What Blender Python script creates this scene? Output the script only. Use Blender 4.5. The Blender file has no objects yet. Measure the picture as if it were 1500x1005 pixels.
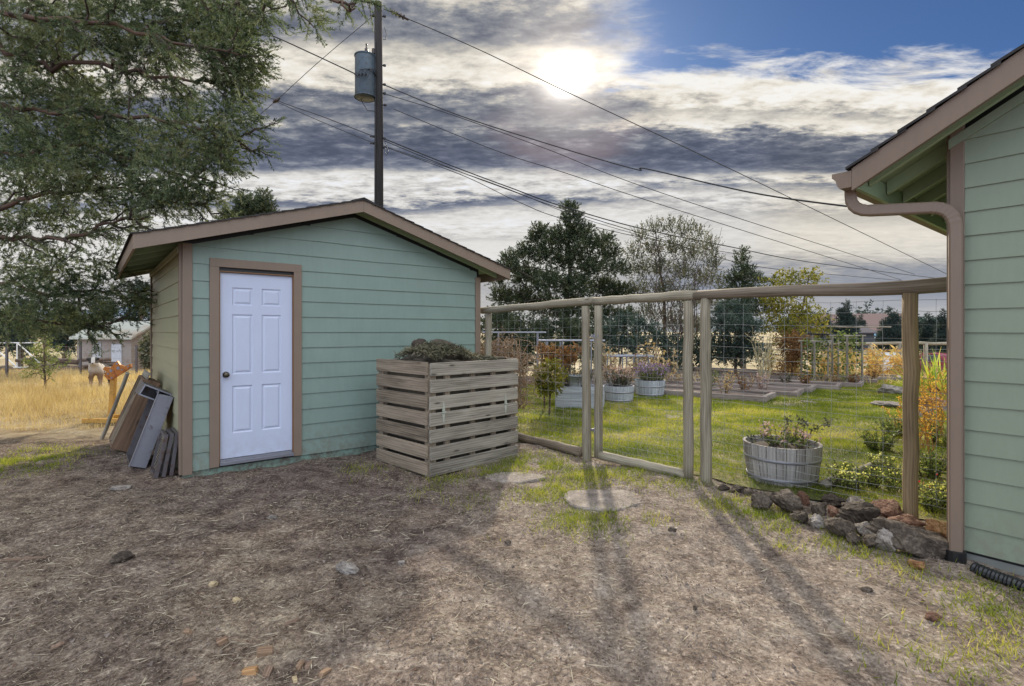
import bpy, math, random
import numpy as np
from mathutils import Vector, Matrix
random.seed(7); RNG = np.random.default_rng(7)
SC = bpy.context.scene; COL = SC.collection
F, CX, HY, CAMZ = 770.0, 750.0, 486.0, 1.55
def W(px, py, D):                      # a direction seen in the survey photo, taken out to distance D
    return np.array([(px-CX)/F*D, D, CAMZ-(py-HY)/F*D])
def G(px, py):                         # point on flat ground near the camera
    D = CAMZ*F/(py-HY); return np.array([(px-CX)/F*D, D, 0.0])
TY = [-50,0,18,40,75,130,400,3000]; TZ = [0,0,0,-1.8,-0.7,-0.9,1.0,1.0]
def terrain(y):
    y = np.asarray(y, float); return (np.interp(y-2,TY,TZ)+np.interp(y,TY,TZ)+np.interp(y+2,TY,TZ))/3
# ------------------------------------------------------------------ value noise in numpy
class VN:
    def __init__(s, seed): s.g = np.random.default_rng(seed).random((256,256))
    def __call__(s, x, y):
        x = np.asarray(x,float); y = np.asarray(y,float)
        xi = np.floor(x).astype(int); yi = np.floor(y).astype(int); fx = x-xi; fy = y-yi
        fx = fx*fx*(3-2*fx); fy = fy*fy*(3-2*fy); g = s.g
        a = g[xi%256, yi%256]; b = g[(xi+1)%256, yi%256]; c = g[xi%256,(yi+1)%256]; d = g[(xi+1)%256,(yi+1)%256]
        return (a*(1-fx)+b*fx)*(1-fy)+(c*(1-fx)+d*fx)*fy
N1, N2, N3 = VN(1), VN(2), VN(3)
def fbm(x, y, o=4): return sum(N1(x*2**i+i*17, y*2**i+i*5)*.5**i for i in range(o))/(2-.5**(o-1))
# ------------------------------------------------------------------ mesh collector
class MB:
    def __init__(s): s.v=[]; s.f=[]; s.uv=[]; s.n=0; s.big=[]
    def add(s, vs, fs, uvs=None):
        b = s.n; s.v.extend([tuple(map(float,p)) for p in vs]); s.n += len(vs)
        for i, f in enumerate(fs):
            s.f.append([b+k for k in f])
            s.uv.append(uvs[i] if uvs else [(0,0)]*len(f))
        return s
    def quads(s, V, uv):               # V (N,4,3), uv (N,4,2)
        s.big.append((V, uv)); return s
    def box(s, c, ax, sz, uvo=None):
        c = np.array(c,float); ax = [np.array(a,float) for a in ax]; h = [x/2 for x in sz]
        P = []
        for i in (-1,1):
            for j in (-1,1):
                for k in (-1,1): P.append(c+ax[0]*h[0]*i+ax[1]*h[1]*j+ax[2]*h[2]*k)
        fs = [(0,1,3,2),(4,6,7,5),(0,4,5,1),(2,3,7,6),(0,2,6,4),(1,5,7,3)]
        L = int(np.argmax(sz)); o = uvo or (random.random()*50, random.random()*50)
        oth = [k for k in range(3) if k != L]
        sg = [(i,j,k) for i in (-1,1) for j in (-1,1) for k in (-1,1)]
        uvs = [[(o[0]+sg[q][L]*h[L], o[1]+sg[q][oth[0]]*h[oth[0]]+sg[q][oth[1]]*h[oth[1]]) for q in f] for f in fs]
        s.add(P, fs, uvs); return s
    def tube(s, pts, r, n=8, cap=True, flat=None):
        pts = [np.array(p,float) for p in pts]; m = len(pts)
        R = r if hasattr(r,'__len__') else [r]*m
        rings = []; prev = None; L = 0; o = random.random()*40; uvr = []
        for i, p in enumerate(pts):
            t = pts[min(i+1,m-1)]-pts[max(i-1,0)]; t = t/(np.linalg.norm(t)+1e-9)
            if prev is None:
                a = np.array([0,0,1.]) if abs(t[2])<.9 else np.array([1.,0,0])
                x = np.cross(t,a)
            else: x = prev-t*np.dot(prev,t)
            x = x/(np.linalg.norm(x)+1e-9); y = np.cross(t,x); prev = x
            if i: L += np.linalg.norm(p-pts[i-1])
            rings.append([p+(x*math.cos(2*math.pi*k/n)+y*math.sin(2*math.pi*k/n))*R[i] for k in range(n)]); uvr.append(L)
        vs = [q for rg in rings for q in rg]; fs=[]; uvs=[]
        for i in range(m-1):
            for k in range(n):
                k2=(k+1)%n; fs.append((i*n+k,i*n+k2,(i+1)*n+k2,(i+1)*n+k))
                c = 2*math.pi*max(R)/n
                uvs.append([(o+uvr[i],k*c),(o+uvr[i],(k+1)*c),(o+uvr[i+1],(k+1)*c),(o+uvr[i+1],k*c)])
        if cap:
            fs.append(tuple(range(n))[::-1]); uvs.append([(o,0.01*k) for k in range(n)])
            fs.append(tuple(range((m-1)*n,m*n))); uvs.append([(o,0.01*k) for k in range(n)])
        s.add(vs, fs, uvs); return s
    def lathe(s, c, prof, n=20, sx=1, sy=1):
        vs=[];fs=[];uvs=[]
        for (r,z) in prof:
            for k in range(n): vs.append((c[0]+r*sx*math.cos(2*math.pi*k/n), c[1]+r*sy*math.sin(2*math.pi*k/n), c[2]+z))
        for i in range(len(prof)-1):
            for k in range(n):
                k2=(k+1)%n; fs.append((i*n+k,i*n+k2,(i+1)*n+k2,(i+1)*n+k))
                uvs.append([(prof[i][1],k*.1),(prof[i][1],k*.1+.1),(prof[i+1][1],k*.1+.1),(prof[i+1][1],k*.1)])
        s.add(vs,fs,uvs); return s
    def poly(s, pts, uvs=None): s.add(pts,[tuple(range(len(pts)))],[uvs] if uvs else None); return s
def mesh_from(mb, name, off, smooth):
    vs = [np.array(mb.v,float).reshape(-1,3)]; nb = mb.n
    me = bpy.data.meshes.new(name)
    loops=[i for f in mb.f for i in f]; ls=[len(f) for f in mb.f]; uv=[c for u in mb.uv for c in u]
    loops=np.array(loops,dtype=np.int64); ls=np.array(ls,dtype=np.int64); uv=np.array(uv,float).reshape(-1,2)
    for V,U in mb.big:
        k=V.shape[0]; q=V.shape[1]; vs.append(V.reshape(-1,3)); loops=np.concatenate([loops,np.arange(k*q)+nb]); nb+=k*q
        ls=np.concatenate([ls,np.full(k,q)]); uv=np.concatenate([uv,U.reshape(-1,2)])
    v=np.concatenate(vs)-np.array(off)[None,:]
    me.vertices.add(len(v)); me.vertices.foreach_set('co',v.astype(np.float32).ravel())
    me.loops.add(len(loops)); me.loops.foreach_set('vertex_index',loops.astype(np.int32))
    me.polygons.add(len(ls)); st=np.concatenate([[0],np.cumsum(ls)[:-1]])
    me.polygons.foreach_set('loop_start',st.astype(np.int32))
    try: me.polygons.foreach_set('loop_total',ls.astype(np.int32))
    except Exception: pass
    ul=me.uv_layers.new(name='UVMap'); ul.data.foreach_set('uv',uv.astype(np.float32).ravel())
    me.update(calc_edges=True); me.validate()
    me.polygons.foreach_set('use_smooth',np.full(len(me.polygons),smooth)); me.update()
    return me
def root_of(p):
    while p.parent: p=p.parent
    return p
def obj(name, mb, mat, parent=None, smooth=False, loc=None, label=None, bevel=0, kind=None):
    off = np.array(root_of(parent)['_l'][:]) if parent else (np.array(loc) if loc is not None else np.zeros(3))
    o = bpy.data.objects.new(name, mesh_from(mb,name,off,smooth)); COL.objects.link(o)
    if parent: o.parent = parent
    else: o.location = off; o['_l'] = [float(x) for x in off]
    if mat: o.data.materials.append(mat)
    if label: o['label']=label
    if kind: o['kind']=kind
    if bevel:
        b=o.modifiers.new('bevel','BEVEL'); b.width=bevel; b.segments=2; b.limit_method='ANGLE'
    return o
def thing(name, label, cat, loc, group=None):
    o = bpy.data.objects.new(name, None); COL.objects.link(o); o.empty_display_size=.1
    o.location = [float(x) for x in loc]; o['_l']=[float(x) for x in loc]; o['label']=label; o['category']=cat
    if group: o['group']=group
    return o
def tag(o, label, cat, group=None, kind=None):
    if label: o['label']=label
    if cat: o['category']=cat
    if group: o['group']=group
    if kind: o['kind']=kind
    return o
# ------------------------------------------------------------------ materials
class NT:
    def __init__(s, tree): s.t=tree; s.N=tree.nodes; s.L=tree.links
    def n(s, typ, **kw):
        d=s.N.new(typ)
        for k,v in kw.items(): setattr(d,k,v)
        return d
    def set(s, sock, v):
        if isinstance(v,(int,float)): sock.default_value = v if sock.type!='RGBA' else (v,v,v,1)
        elif isinstance(v,tuple): sock.default_value = v if len(v)==len(sock.default_value) else tuple(v)+(1,)
        else: s.L.new(v,sock)
    def m(s, op, a, b=0, c=None, clamp=False):
        d=s.n('ShaderNodeMath',operation=op); d.use_clamp=clamp; s.set(d.inputs[0],a); s.set(d.inputs[1],b)
        if c is not None: s.set(d.inputs[2],c)
        return d.outputs[0]
    def mix(s, f, a, b, bt='MIX'):
        d=s.n('ShaderNodeMix',data_type='RGBA',blend_type=bt); s.set(d.inputs[0],f); s.set(d.inputs[6],a); s.set(d.inputs[7],b); return d.outputs[2]
    def noise(s, vec, scale, detail=4, rough=.55, dist=0):
        d=s.n('ShaderNodeTexNoise'); s.set(d.inputs['Scale'],scale); s.set(d.inputs['Detail'],detail); s.set(d.inputs['Roughness'],rough); s.set(d.inputs['Distortion'],dist)
        if vec is not None: s.L.new(vec,d.inputs['Vector'])
        return d.outputs[0]
    def ramp(s, f, stops, interp='LINEAR'):
        d=s.n('ShaderNodeValToRGB'); cr=d.color_ramp; cr.interpolation=interp
        while len(cr.elements)<len(stops): cr.elements.new(.5)
        for e,(p,c) in zip(cr.elements,stops):
            e.position=p; e.color = (c,c,c,1) if isinstance(c,(int,float)) else tuple(c)+(1,)
        s.set(d.inputs[0],f); return d.outputs[0]
    def map(s, vec, scale=(1,1,1), loc=(0,0,0)):
        d=s.n('ShaderNodeMapping'); s.L.new(vec,d.inputs[0]); d.inputs['Scale'].default_value=scale; d.inputs['Location'].default_value=loc; return d.outputs[0]
    def sm(s, v, lo, hi):
        d=s.n('ShaderNodeMapRange',interpolation_type='SMOOTHSTEP'); s.set(d.inputs[0],v); d.inputs[1].default_value=lo; d.inputs[2].default_value=hi; return d.outputs[0]
def newmat(name):
    m=bpy.data.materials.new(name); m.use_nodes=True; t=NT(m.node_tree); b=t.N['Principled BSDF']; return m,t,b
def bump(t,b,h,strength=.3,dist=.01):
    d=t.n('ShaderNodeBump'); d.inputs['Strength'].default_value=strength; d.inputs['Distance'].default_value=dist; t.L.new(h,d.inputs['Height']); t.L.new(d.outputs[0],b.inputs['Normal'])
def geo(t): return t.n('ShaderNodeNewGeometry').outputs['Position']
def uvn(t): return t.n('ShaderNodeUVMap').outputs[0]
def paint(name, col, var=.12, rough=.55, dirt=.0, dirtcol=(.2,.15,.1), topdirt=None):
    m,t,b=newmat(name); P=geo(t)
    n=t.noise(P,3,5); n2=t.noise(t.map(P,(9,9,1.2)),3,5)
    dark=tuple(c*(1-var*2) for c in col); lite=tuple(min(1,c*(1+var)) for c in col)
    c=t.mix(t.m('ADD',t.m('MULTIPLY',n,.6),t.m('MULTIPLY',n2,.4)),dark,lite)
    if dirt:
        z=t.n('ShaderNodeSeparateXYZ'); t.L.new(P,z.inputs[0])
        f=t.m('MULTIPLY',t.sm(z.outputs[2],.55,.05),t.ramp(t.noise(P,14,6,.7),[(.4,0),(.62,1)]))
        f2=t.m('MULTIPLY',t.ramp(t.noise(P,38,3,.6),[(.66,0),(.72,1)]),.35)
        c=t.mix(t.m('MULTIPLY',t.m('MAXIMUM',f,f2),dirt),c,dirtcol)
    t.L.new(c,b.inputs['Base Color']); b.inputs['Roughness'].default_value=rough
    bump(t,b,t.m('ADD',t.noise(t.map(P,(40,40,8)),4,4),t.m('MULTIPLY',n,2)),.25,.003)
    return m
def wood(name, dark, lite, scale=1.0, rough=.85, knots=True, stain=None, bstr=.6):
    m,t,b=newmat(name); U=uvn(t)
    g=t.noise(t.map(U,(1.6*scale,30*scale,1)),1.0,6,.7,1.2); g3=t.noise(t.map(U,(.12,.12,1)),1.0,1,.5)
    g2=t.noise(t.map(U,(1.1,7,1)),1.3,3,.5,.4)
    w=t.n('ShaderNodeTexWave',wave_type='BANDS',bands_direction='Y'); t.L.new(t.map(U,(.35,9*scale,1)),w.inputs[0]); w.inputs['Scale'].default_value=1.4; w.inputs['Distortion'].default_value=7; w.inputs['Detail'].default_value=3
    f=t.m('ADD',t.m('MULTIPLY',g,.42),t.m('ADD',t.m('MULTIPLY',g2,.26),t.m('ADD',t.m('MULTIPLY',w.outputs[1],.07),t.m('MULTIPLY',g3,.27))))
    c=t.ramp(f,[(.30,tuple(x*.4 for x in dark)),(.41,dark),(.50,tuple((x+y)/2 for x,y in zip(dark,lite))),(.60,lite),(.75,tuple(min(1,x*1.25) for x in lite))])
    if stain: c=t.mix(t.ramp(t.noise(geo(t),2.3,4,.6),[(.45,0),(.65,1)]),c,stain,'MIX')
    if knots:
        v=t.n('ShaderNodeTexVoronoi'); t.L.new(t.map(U,(2.3,9,1)),v.inputs[0]); v.inputs['Scale'].default_value=1
        c=t.mix(t.ramp(v.outputs[0],[(.05,.85),(.14,0)]),c,tuple(x*.35 for x in dark))
    t.L.new(c,b.inputs['Base Color']); b.inputs['Roughness'].default_value=rough
    bump(t,b,f,bstr,.006); return m
def plain(name, col, rough=.6, metal=0, var=.1, sc=8):
    m,t,b=newmat(name); P=geo(t); n=t.noise(P,sc,5,.6)
    c=t.mix(n,tuple(x*(1-var*1.5) for x in col),tuple(min(1,x*(1+var*1.5)) for x in col))
    t.L.new(c,b.inputs['Base Color']); b.inputs['Roughness'].default_value=rough; b.inputs['Metallic'].default_value=metal
    bump(t,b,t.noise(P,sc*6,4),.2,.003); return m
def rusty(name, col, rust, amt=.5, rough=.5, metal=.3, sc=9):
    m,t,b=newmat(name); P=geo(t); f=t.ramp(t.noise(P,sc,7,.7),[(.62-amt*.25,0),(.72-amt*.15,1)])
    c=t.mix(f,t.mix(t.noise(P,30,3),tuple(x*.8 for x in col),col),rust)
    t.L.new(c,b.inputs['Base Color']); b.inputs['Roughness'].default_value=rough; b.inputs['Metallic'].default_value=metal
    bump(t,b,f,.2,.003); return m
def leafmat(name, cols, trans=.35, rough=.6):
    m,t,b=newmat(name); U=t.n('ShaderNodeSeparateXYZ'); t.L.new(uvn(t),U.inputs[0])
    n=t.noise(geo(t),1.6,3,.6); f=t.m('ADD',t.m('MULTIPLY',U.outputs[0],.65),t.m('MULTIPLY',t.m('SUBTRACT',n,.5),1.1),clamp=False)
    k=len(cols); c=t.ramp(t.m('ADD',f,.18),[(i/(k-1),cols[i]) for i in range(k)])
    t.L.new(c,b.inputs['Base Color']); b.inputs['Roughness'].default_value=rough
    b.inputs['Specular IOR Level'].default_value=.25
    tr=t.n('ShaderNodeBsdfTranslucent'); t.L.new(t.mix(1.0,c,(1.5,1.5,.9),'MULTIPLY'),tr.inputs[0])
    mx=t.n('ShaderNodeMixShader'); mx.inputs[0].default_value=trans
    t.L.new(b.outputs[0],mx.inputs[1]); t.L.new(tr.outputs[0],mx.inputs[2]); t.L.new(mx.outputs[0],t.N['Material Output'].inputs[0]); return m
# ------------------------------------------------------------------ leaf batches
def unit(a): return a/(np.linalg.norm(a,axis=-1,keepdims=True)+1e-9)
def rvec(n): return unit(RNG.normal(size=(n,3)))
def leaves(mb, P, D, L, Wd, uvx=None, kite=True):
    n=len(P); D=unit(D); S=unit(np.cross(D,rvec(n))); L=np.broadcast_to(np.asarray(L,float),(n,))[:,None]; Wd=np.broadcast_to(np.asarray(Wd,float),(n,))[:,None]
    mid=P+D*L*.45; V=np.stack([P,mid+S*Wd/2,P+D*L,mid-S*Wd/2],1)
    u=RNG.random(n) if uvx is None else uvx
    U=np.stack([np.stack([u,np.full(n,k)],1) for k in (0,.5,1,.5)],1)
    mb.quads(V,U); return mb
def blades(mb, P, D, L, Wd, uvx=None):      # grass: thin triangle, tip bent over
    n=len(P); D=unit(D); S=unit(np.cross(D,np.tile([0,0,1.],(n,1))+rvec(n)*.6)); L=np.broadcast_to(np.asarray(L,float),(n,))[:,None]; Wd=np.broadcast_to(np.asarray(Wd,float),(n,))[:,None]
    V=np.stack([P-S*Wd/2,P+S*Wd/2,P+D*L],1); u=RNG.random(n) if uvx is None else uvx
    U=np.stack([np.stack([u,np.full(n,k)],1) for k in (0,0,1)],1); mb.quads(V,U); return mb
def sprays(mb, P, D, tl, M, L, Wd, spread=.7, droop=.0):
    """twig plumes: M needles strung along every twig"""
    n=len(P); D=unit(D); k=RNG.random((n,M))
    tlv=np.broadcast_to(np.asarray(tl,float),(n,))
    pos=P[:,None,:]+D[:,None,:]*(k*tlv[:,None])[:,:,None]
    pos[:,:,2]-=droop*(k**2)*tlv[:,None]
    dr=D[:,None,:]+RNG.normal(size=(n,M,3))*spread
    u=np.repeat(RNG.random(n)*.6,M)+RNG.random(n*M)*.4
    leaves(mb,pos.reshape(-1,3),dr.reshape(-1,3),L*(.6+.8*RNG.random(n*M)),Wd,u); return mb
def inball(n, c, r):
    d=rvec(n)*(RNG.random((n,1))**(1/2.4)); return np.array(c)+d*np.array(r)
def curve(a, b, sag=0, n=8, wob=0):
    a=np.array(a,float); b=np.array(b,float); out=[]
    for i in range(n+1):
        t=i/n; p=a*(1-t)+b*t; p[2]-=sag*4*t*(1-t)
        if wob and 0<i<n: p=p+RNG.normal(size=3)*wob
        out.append(p)
    return out
# ================================================================== camera, sun, sky
cam=bpy.data.cameras.new('camera'); co=bpy.data.objects.new('camera',cam); COL.objects.link(co); SC.camera=co
co.location=(0,0,CAMZ); co.rotation_euler=(math.radians(90),0,0); cam.sensor_width=36; cam.lens=36*F/1500; cam.shift_y=(HY-502.5)/1500
cam.clip_start=.05; cam.clip_end=6000
SAZ=math.atan2(80,770); SEL=math.atan2(376,774)
sd=Vector((math.sin(SAZ)*math.cos(SEL),math.cos(SAZ)*math.cos(SEL),math.sin(SEL)))
sl=bpy.data.lights.new('sun','SUN'); so=bpy.data.objects.new('sun',sl); COL.objects.link(so)
so.rotation_euler=(-sd).to_track_quat('-Z','Y').to_euler(); sl.energy=4.8; sl.angle=math.radians(1.5); sl.color=(1,.88,.70)
SC.view_settings.view_transform='Standard'; SC.view_settings.look='None'; SC.view_settings.exposure=0; SC.view_settings.gamma=1
SC.cycles.max_bounces=4; SC.cycles.diffuse_bounces=2; SC.cycles.transparent_max_bounces=4; SC.cycles.use_denoising=True; SC.cycles.sample_clamp_indirect=3
world=bpy.data.worlds.new('World'); SC.world=world; world.use_nodes=True; world.cycles.sampling_method='MANUAL'; world.cycles.sample_map_resolution=256
t=NT(world.node_tree); bg=t.N['Background']; D=t.n('ShaderNodeTexCoord').outputs['Generated']
nd=t.n('ShaderNodeVectorMath',operation='NORMALIZE'); t.L.new(D,nd.inputs[0]); D=nd.outputs[0]
sx=t.n('ShaderNodeSeparateXYZ'); t.L.new(D,sx.inputs[0]); X,Y,Z=sx.outputs
el=t.m('MULTIPLY',t.m('ARCSINE',Z),57.29578); az=t.m('MULTIPLY',t.m('ARCTAN2',X,Y),57.29578)
ely=t.m('MULTIPLY',t.m('ARCTANGENT',t.m('DIVIDE',Z,t.m('MAXIMUM',t.m('ABSOLUTE',Y),.12))),57.29578)
zz=t.m('ADD',t.m('MAXIMUM',Z,0),.10)
cb=t.n('ShaderNodeCombineXYZ'); t.L.new(t.m('DIVIDE',X,zz),cb.inputs[0]); t.L.new(t.m('DIVIDE',Y,zz),cb.inputs[1]); Q=cb.outputs[0]
nb=t.noise(t.map(Q,(.45,1.0,1)),1.0,2,.5,0)           # broad cloud streets
nw=t.noise(t.map(Q,(.5,1.0,1),(3,7,1)),1.3,2,.5)         # warping of the bands
nf=t.noise(t.map(Q,(1.7,3.0,1),(9,2,4)),4.2,6,.66,0)  # mottling
nm=t.noise(t.map(Q,(5,8,1),(2,2,4)),2.6,3,.6,0)
elw=t.m('ADD',ely,t.m('ADD',t.m('MULTIPLY',t.m('SUBTRACT',nw,.5),4.2),t.m('MULTIPLY',t.m('SUBTRACT',nf,.5),2.6)))
e=lambda d:d/45.0
cream=(.72,.62,.50)
left=t.ramp(t.m('MULTIPLY',elw,1/45.),[(e(0),.62),(e(3.2),.60),(e(5),.55),(e(7),.82),(e(9.6),.80),(e(10.4),.66),(e(11.8),.90),(e(13.0),.72),(e(13.9),.26),(e(14.8),.72),(e(16.8),.84),(e(17.8),.24),(e(19.5),.12),(e(20.9),.24),(e(21.5),.46),(e(22.3),.20),(e(23.8),.26),(e(25.2),.78),(e(27.3),.72),(e(28.8),.30),(e(30.4),.34),(e(32),.60),(e(40),.60)])
right=t.ramp(t.m('MULTIPLY',elw,1/45.),[(e(0),.70),(e(2),.62),(e(4.4),.38),(e(6.4),.44),(e(8.6),.74),(e(11.3),.76),(e(12.9),.60),(e(14.3),.76),(e(15.5),.42),(e(16.6),.76),(e(17.7),.20),(e(19.4),.12),(e(20.8),.28),(e(21.8),.88),(e(22.9),.60),(e(24.0),.95),(e(27),1),(e(31),.95),(e(45),.7)])
sep=t.sm(t.m('ADD',az,t.m('MULTIPLY',t.m('SUBTRACT',nw,.5),10)),6,19)
fac=t.mix(sep,left,right)
fs=t.n('ShaderNodeSeparateColor'); t.L.new(fac,fs.inputs[0]); fac=fs.outputs[0]
cells=t.m('MULTIPLY',t.m('SUBTRACT',nf,.5),1.1); fine=t.m('MULTIPLY',t.m('SUBTRACT',nm,.5),.55)
amp=t.m('ADD',.22,t.m('MULTIPLY',t.sm(el,9,15),.85))
fac=t.m('ADD',fac,t.m('MULTIPLY',t.m('ADD',cells,t.m('ADD',fine,t.m('MULTIPLY',t.m('SUBTRACT',nb,.5),.3))),amp))
cl=t.ramp(fac,[(0,(.09,.105,.145)),(.22,(.15,.165,.21)),(.42,(.29,.30,.325)),(.60,(.55,.52,.47)),(.80,(.82,.77,.68)),(1,(.93,.91,.87))])
lowb=t.m('MULTIPLY',t.sm(t.m('MULTIPLY',el,-1),-9,-1.5),t.m('MULTIPLY',t.sm(az,14,30),.5))
cl=t.mix(lowb,cl,(.33,.37,.47))
cl=t.mix(t.m('MULTIPLY',t.sm(el,22,16),t.sm(az,30,22)),cl,t.mix(1.0,cl,(.93,.97,1.06),'MULTIPLY'))
# clear window of blue, upper right
sky=t.n('ShaderNodeTexSky'); sky.sky_type='NISHITA'; sky.sun_disc=False; sky.sun_elevation=SEL; sky.sun_rotation=SAZ; sky.air_density=1.0; sky.dust_density=.3; sky.ozone_density=3
skyc=t.mix(1.0,sky.outputs[0],(.034,.047,.066),'MULTIPLY')
wis=t.m('MULTIPLY',t.m('SUBTRACT',t.noise(t.map(Q,(1.3,3.4,1),(5,1,1)),2.1,5,.66,.4),.52),11)
blue=t.m('MULTIPLY',t.sm(t.m('ADD',ely,t.m('ADD',t.m('MULTIPLY',wis,.9),t.m('MULTIPLY',t.m('SUBTRACT',az,25),-.02))),25.0,27.8),t.sm(t.m('ADD',az,t.m('MULTIPLY',wis,1.5)),7,16))
blue=t.m('MULTIPLY',blue,t.sm(Y,-.1,.2))
out=t.mix(blue,cl,skyc)
# sun veil
dt=t.n('ShaderNodeVectorMath',operation='DOT_PRODUCT'); t.L.new(D,dt.inputs[0]); dt.inputs[1].default_value=tuple(sd)
ang=t.m('MULTIPLY',t.m('ARCCOSINE',t.m('MINIMUM',dt.outputs['Value'],.99999)),57.29578)
angw=t.m('ADD',ang,t.m('MULTIPLY',t.m('SUBTRACT',nf,.5),3.2))
halo=t.m('POWER',2.718,t.m('MULTIPLY',t.m('MULTIPLY',angw,angw),-1/26.)); core=t.m('POWER',2.718,t.m('MULTIPLY',t.m('MULTIPLY',angw,angw),-1/2.6))
out=t.mix(1.0,out,t.mix(halo,(0,0,0),(.50,.43,.36)),'ADD')
out=t.mix(1.0,out,t.mix(core,(0,0,0),(2.2,2.1,1.9)),'ADD')
ring=t.m('MULTIPLY',t.m('POWER',2.718,t.m('MULTIPLY',t.m('POWER',t.m('SUBTRACT',angw,7.5),2),-.35)),t.m('MULTIPLY',t.sm(nw,.42,.62),.08))
out=t.mix(1.0,out,t.mix(ring,(0,0,0),(1.0,.55,.45)),'ADD')
# added fill: unseen sky behind the camera and overhead boosted to lift shaded walls
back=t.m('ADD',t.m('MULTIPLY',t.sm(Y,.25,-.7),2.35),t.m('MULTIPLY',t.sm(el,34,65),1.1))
cool=t.mix(t.sm(Y,.1,-.6),(1,1,1),(.80,.93,1.16))
out=t.mix(1.0,out,cool,'MULTIPLY')
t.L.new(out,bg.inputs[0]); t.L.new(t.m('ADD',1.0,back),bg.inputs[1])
# ================================================================== palette
M={}
M['teal']=paint('teal_siding',(.206,.278,.238),.12,.5,dirt=.65,dirtcol=(.16,.15,.11))
M['house']=paint('sage_siding',(.238,.286,.205),.10,.5,dirt=.6,dirtcol=(.2,.19,.14))
M['green_dark']=paint('green_eave',(.30,.39,.24),.08,.6)
M['trim']=paint('taupe_trim',(.215,.155,.113),.12,.55)
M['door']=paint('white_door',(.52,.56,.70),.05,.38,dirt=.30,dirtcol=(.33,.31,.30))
M['shingle']=plain('shingle',(.035,.032,.032),.9,0,.3,30)
M['concrete']=plain('concrete',(.24,.25,.23),.9,0,.2,6)
M['found']=paint('painted_foundation',(.20,.30,.24),.12,.7,dirt=1.0,dirtcol=(.11,.10,.08))
M['wood_grey']=wood('weathered_wood',(.12,.10,.078),(.35,.315,.255),stain=None)
M['wood_warm']=wood('weathered_warm_wood',(.10,.075,.05),(.31,.245,.175),1.0)
M['log']=wood('peeled_log',(.15,.125,.085),(.33,.29,.215),1.0,.8,True)
M['log_dark']=wood('grey_brown_log',(.10,.078,.056),(.25,.205,.155),1.0,.8,True); M['log_warm']=wood('warm_peeled_log',(.22,.13,.05),(.52,.34,.14),1.0,.8,True)
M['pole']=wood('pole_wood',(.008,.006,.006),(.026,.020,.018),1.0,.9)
M['wire']=plain('galvanised_wire',(.30,.31,.30),.5,.4)
M['galv']=rusty('grey_metal',(.30,.30,.34),(.16,.14,.14),.12,.42,.6)
M['darkmetal']=rusty('dark_metal',(.13,.12,.13),(.10,.055,.035),.5,.5,.5)
M['orange']=rusty('orange_paint',(.62,.22,.035),(.28,.07,.02),.5,.5,.1,11)
M['yellowpaint']=rusty('yellow_paint',(.66,.36,.07),(.35,.16,.04),.4,.6,0,10)
M['black']=plain('black_plastic',(.012,.012,.013),.4)
M['cable']=plain('cable',(.02,.02,.024),.6)
M['ceramic']=plain('brown_insulator',(.03,.018,.015),.25)
M['transf']=rusty('transformer_paint',(.062,.09,.115),(.03,.026,.026),.45,.45,.1,14)
M['brass']=plain('knob_metal',(.10,.085,.06),.3,.8)
M['rock_d']=None
# ================================================================== ground sheets
U=np.array([.7778,.6285,0]); V=np.array([-.6285,.7778,0]); ZZ=np.array([0,0,1.]); A=np.array([-3.486,5.556,0]); B=A+U*3.85
GP=[np.array([.91,6.38,0]),np.array([1.97,5.39,0])]; FD=np.array([.716,-.698,0]); FN=np.array([.698,.716,0])
HC=np.array([2.997,3.6,0])
def in_garden(x,y):                    # positive on the garden side of the fence line
    return (x-1.97)*.698+(y-5.39)*.716
def bumps(x,y):
    h=(fbm(x*.9,y*.9,3)-.5)*.07+(fbm(x*3.1+9,y*3.1,3)-.5)*.050+(fbm(x*11,y*11+4,3)-.5)*.034
    g=in_garden(x,y); return h*np.clip(1-g*.6,.25,1)
def H(x,y): return terrain(y)+bumps(x,y)
def gridmesh(name, xs, ys, hf, mat):
    gx,gy=np.meshgrid(xs,ys); z=hf(gx,gy); nx,ny=len(xs),len(ys)
    v=np.stack([gx,gy,z],-1).reshape(-1,3); i=np.arange(nx*ny).reshape(ny,nx)
    q=np.stack([i[:-1,:-1],i[:-1,1:],i[1:,1:],i[1:,:-1]],-1).reshape(-1,4)
    me=bpy.data.meshes.new(name); me.vertices.add(len(v)); me.vertices.foreach_set('co',v.astype(np.float32).ravel())
    me.loops.add(q.size); me.loops.foreach_set('vertex_index',q.astype(np.int32).ravel()); me.polygons.add(len(q))
    me.polygons.foreach_set('loop_start',(np.arange(len(q))*4).astype(np.int32)); me.update(calc_edges=True)
    me.polygons.foreach_set('use_smooth',np.ones(len(q),bool))
    o=bpy.data.objects.new(name,me); COL.objects.link(o); me.materials.append(mat); return o
xs=np.concatenate([np.geomspace(1,2500,46)[::-1]*-1-7.0,np.linspace(-7.6,6.5,330),np.geomspace(1,2500,46)+6.0])
ys=np.concatenate([[-60,-20,-8,-3,-.5],np.linspace(.2,12,330),np.linspace(12.3,60,90),np.geomspace(62,2900,40)])
m,t,b=newmat('dirt_ground'); P=geo(t); sp=t.n('ShaderNodeSeparateXYZ'); t.L.new(P,sp.inputs[0]); X,Y,Z=sp.outputs
n1=t.noise(P,.55,5,.6); n2=t.noise(P,4.5,7,.68); n3=t.noise(P,30,5,.75); n4=t.noise(P,95,3,.7)
f=t.m('ADD',t.m('MULTIPLY',n2,.45),t.m('ADD',t.m('MULTIPLY',n3,.38),t.m('MULTIPLY',n4,.22)))
dark=t.ramp(f,[(.36,(.022,.016,.013)),(.46,(.105,.075,.06)),(.55,(.27,.21,.165)),(.65,(.50,.43,.34))])
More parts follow.
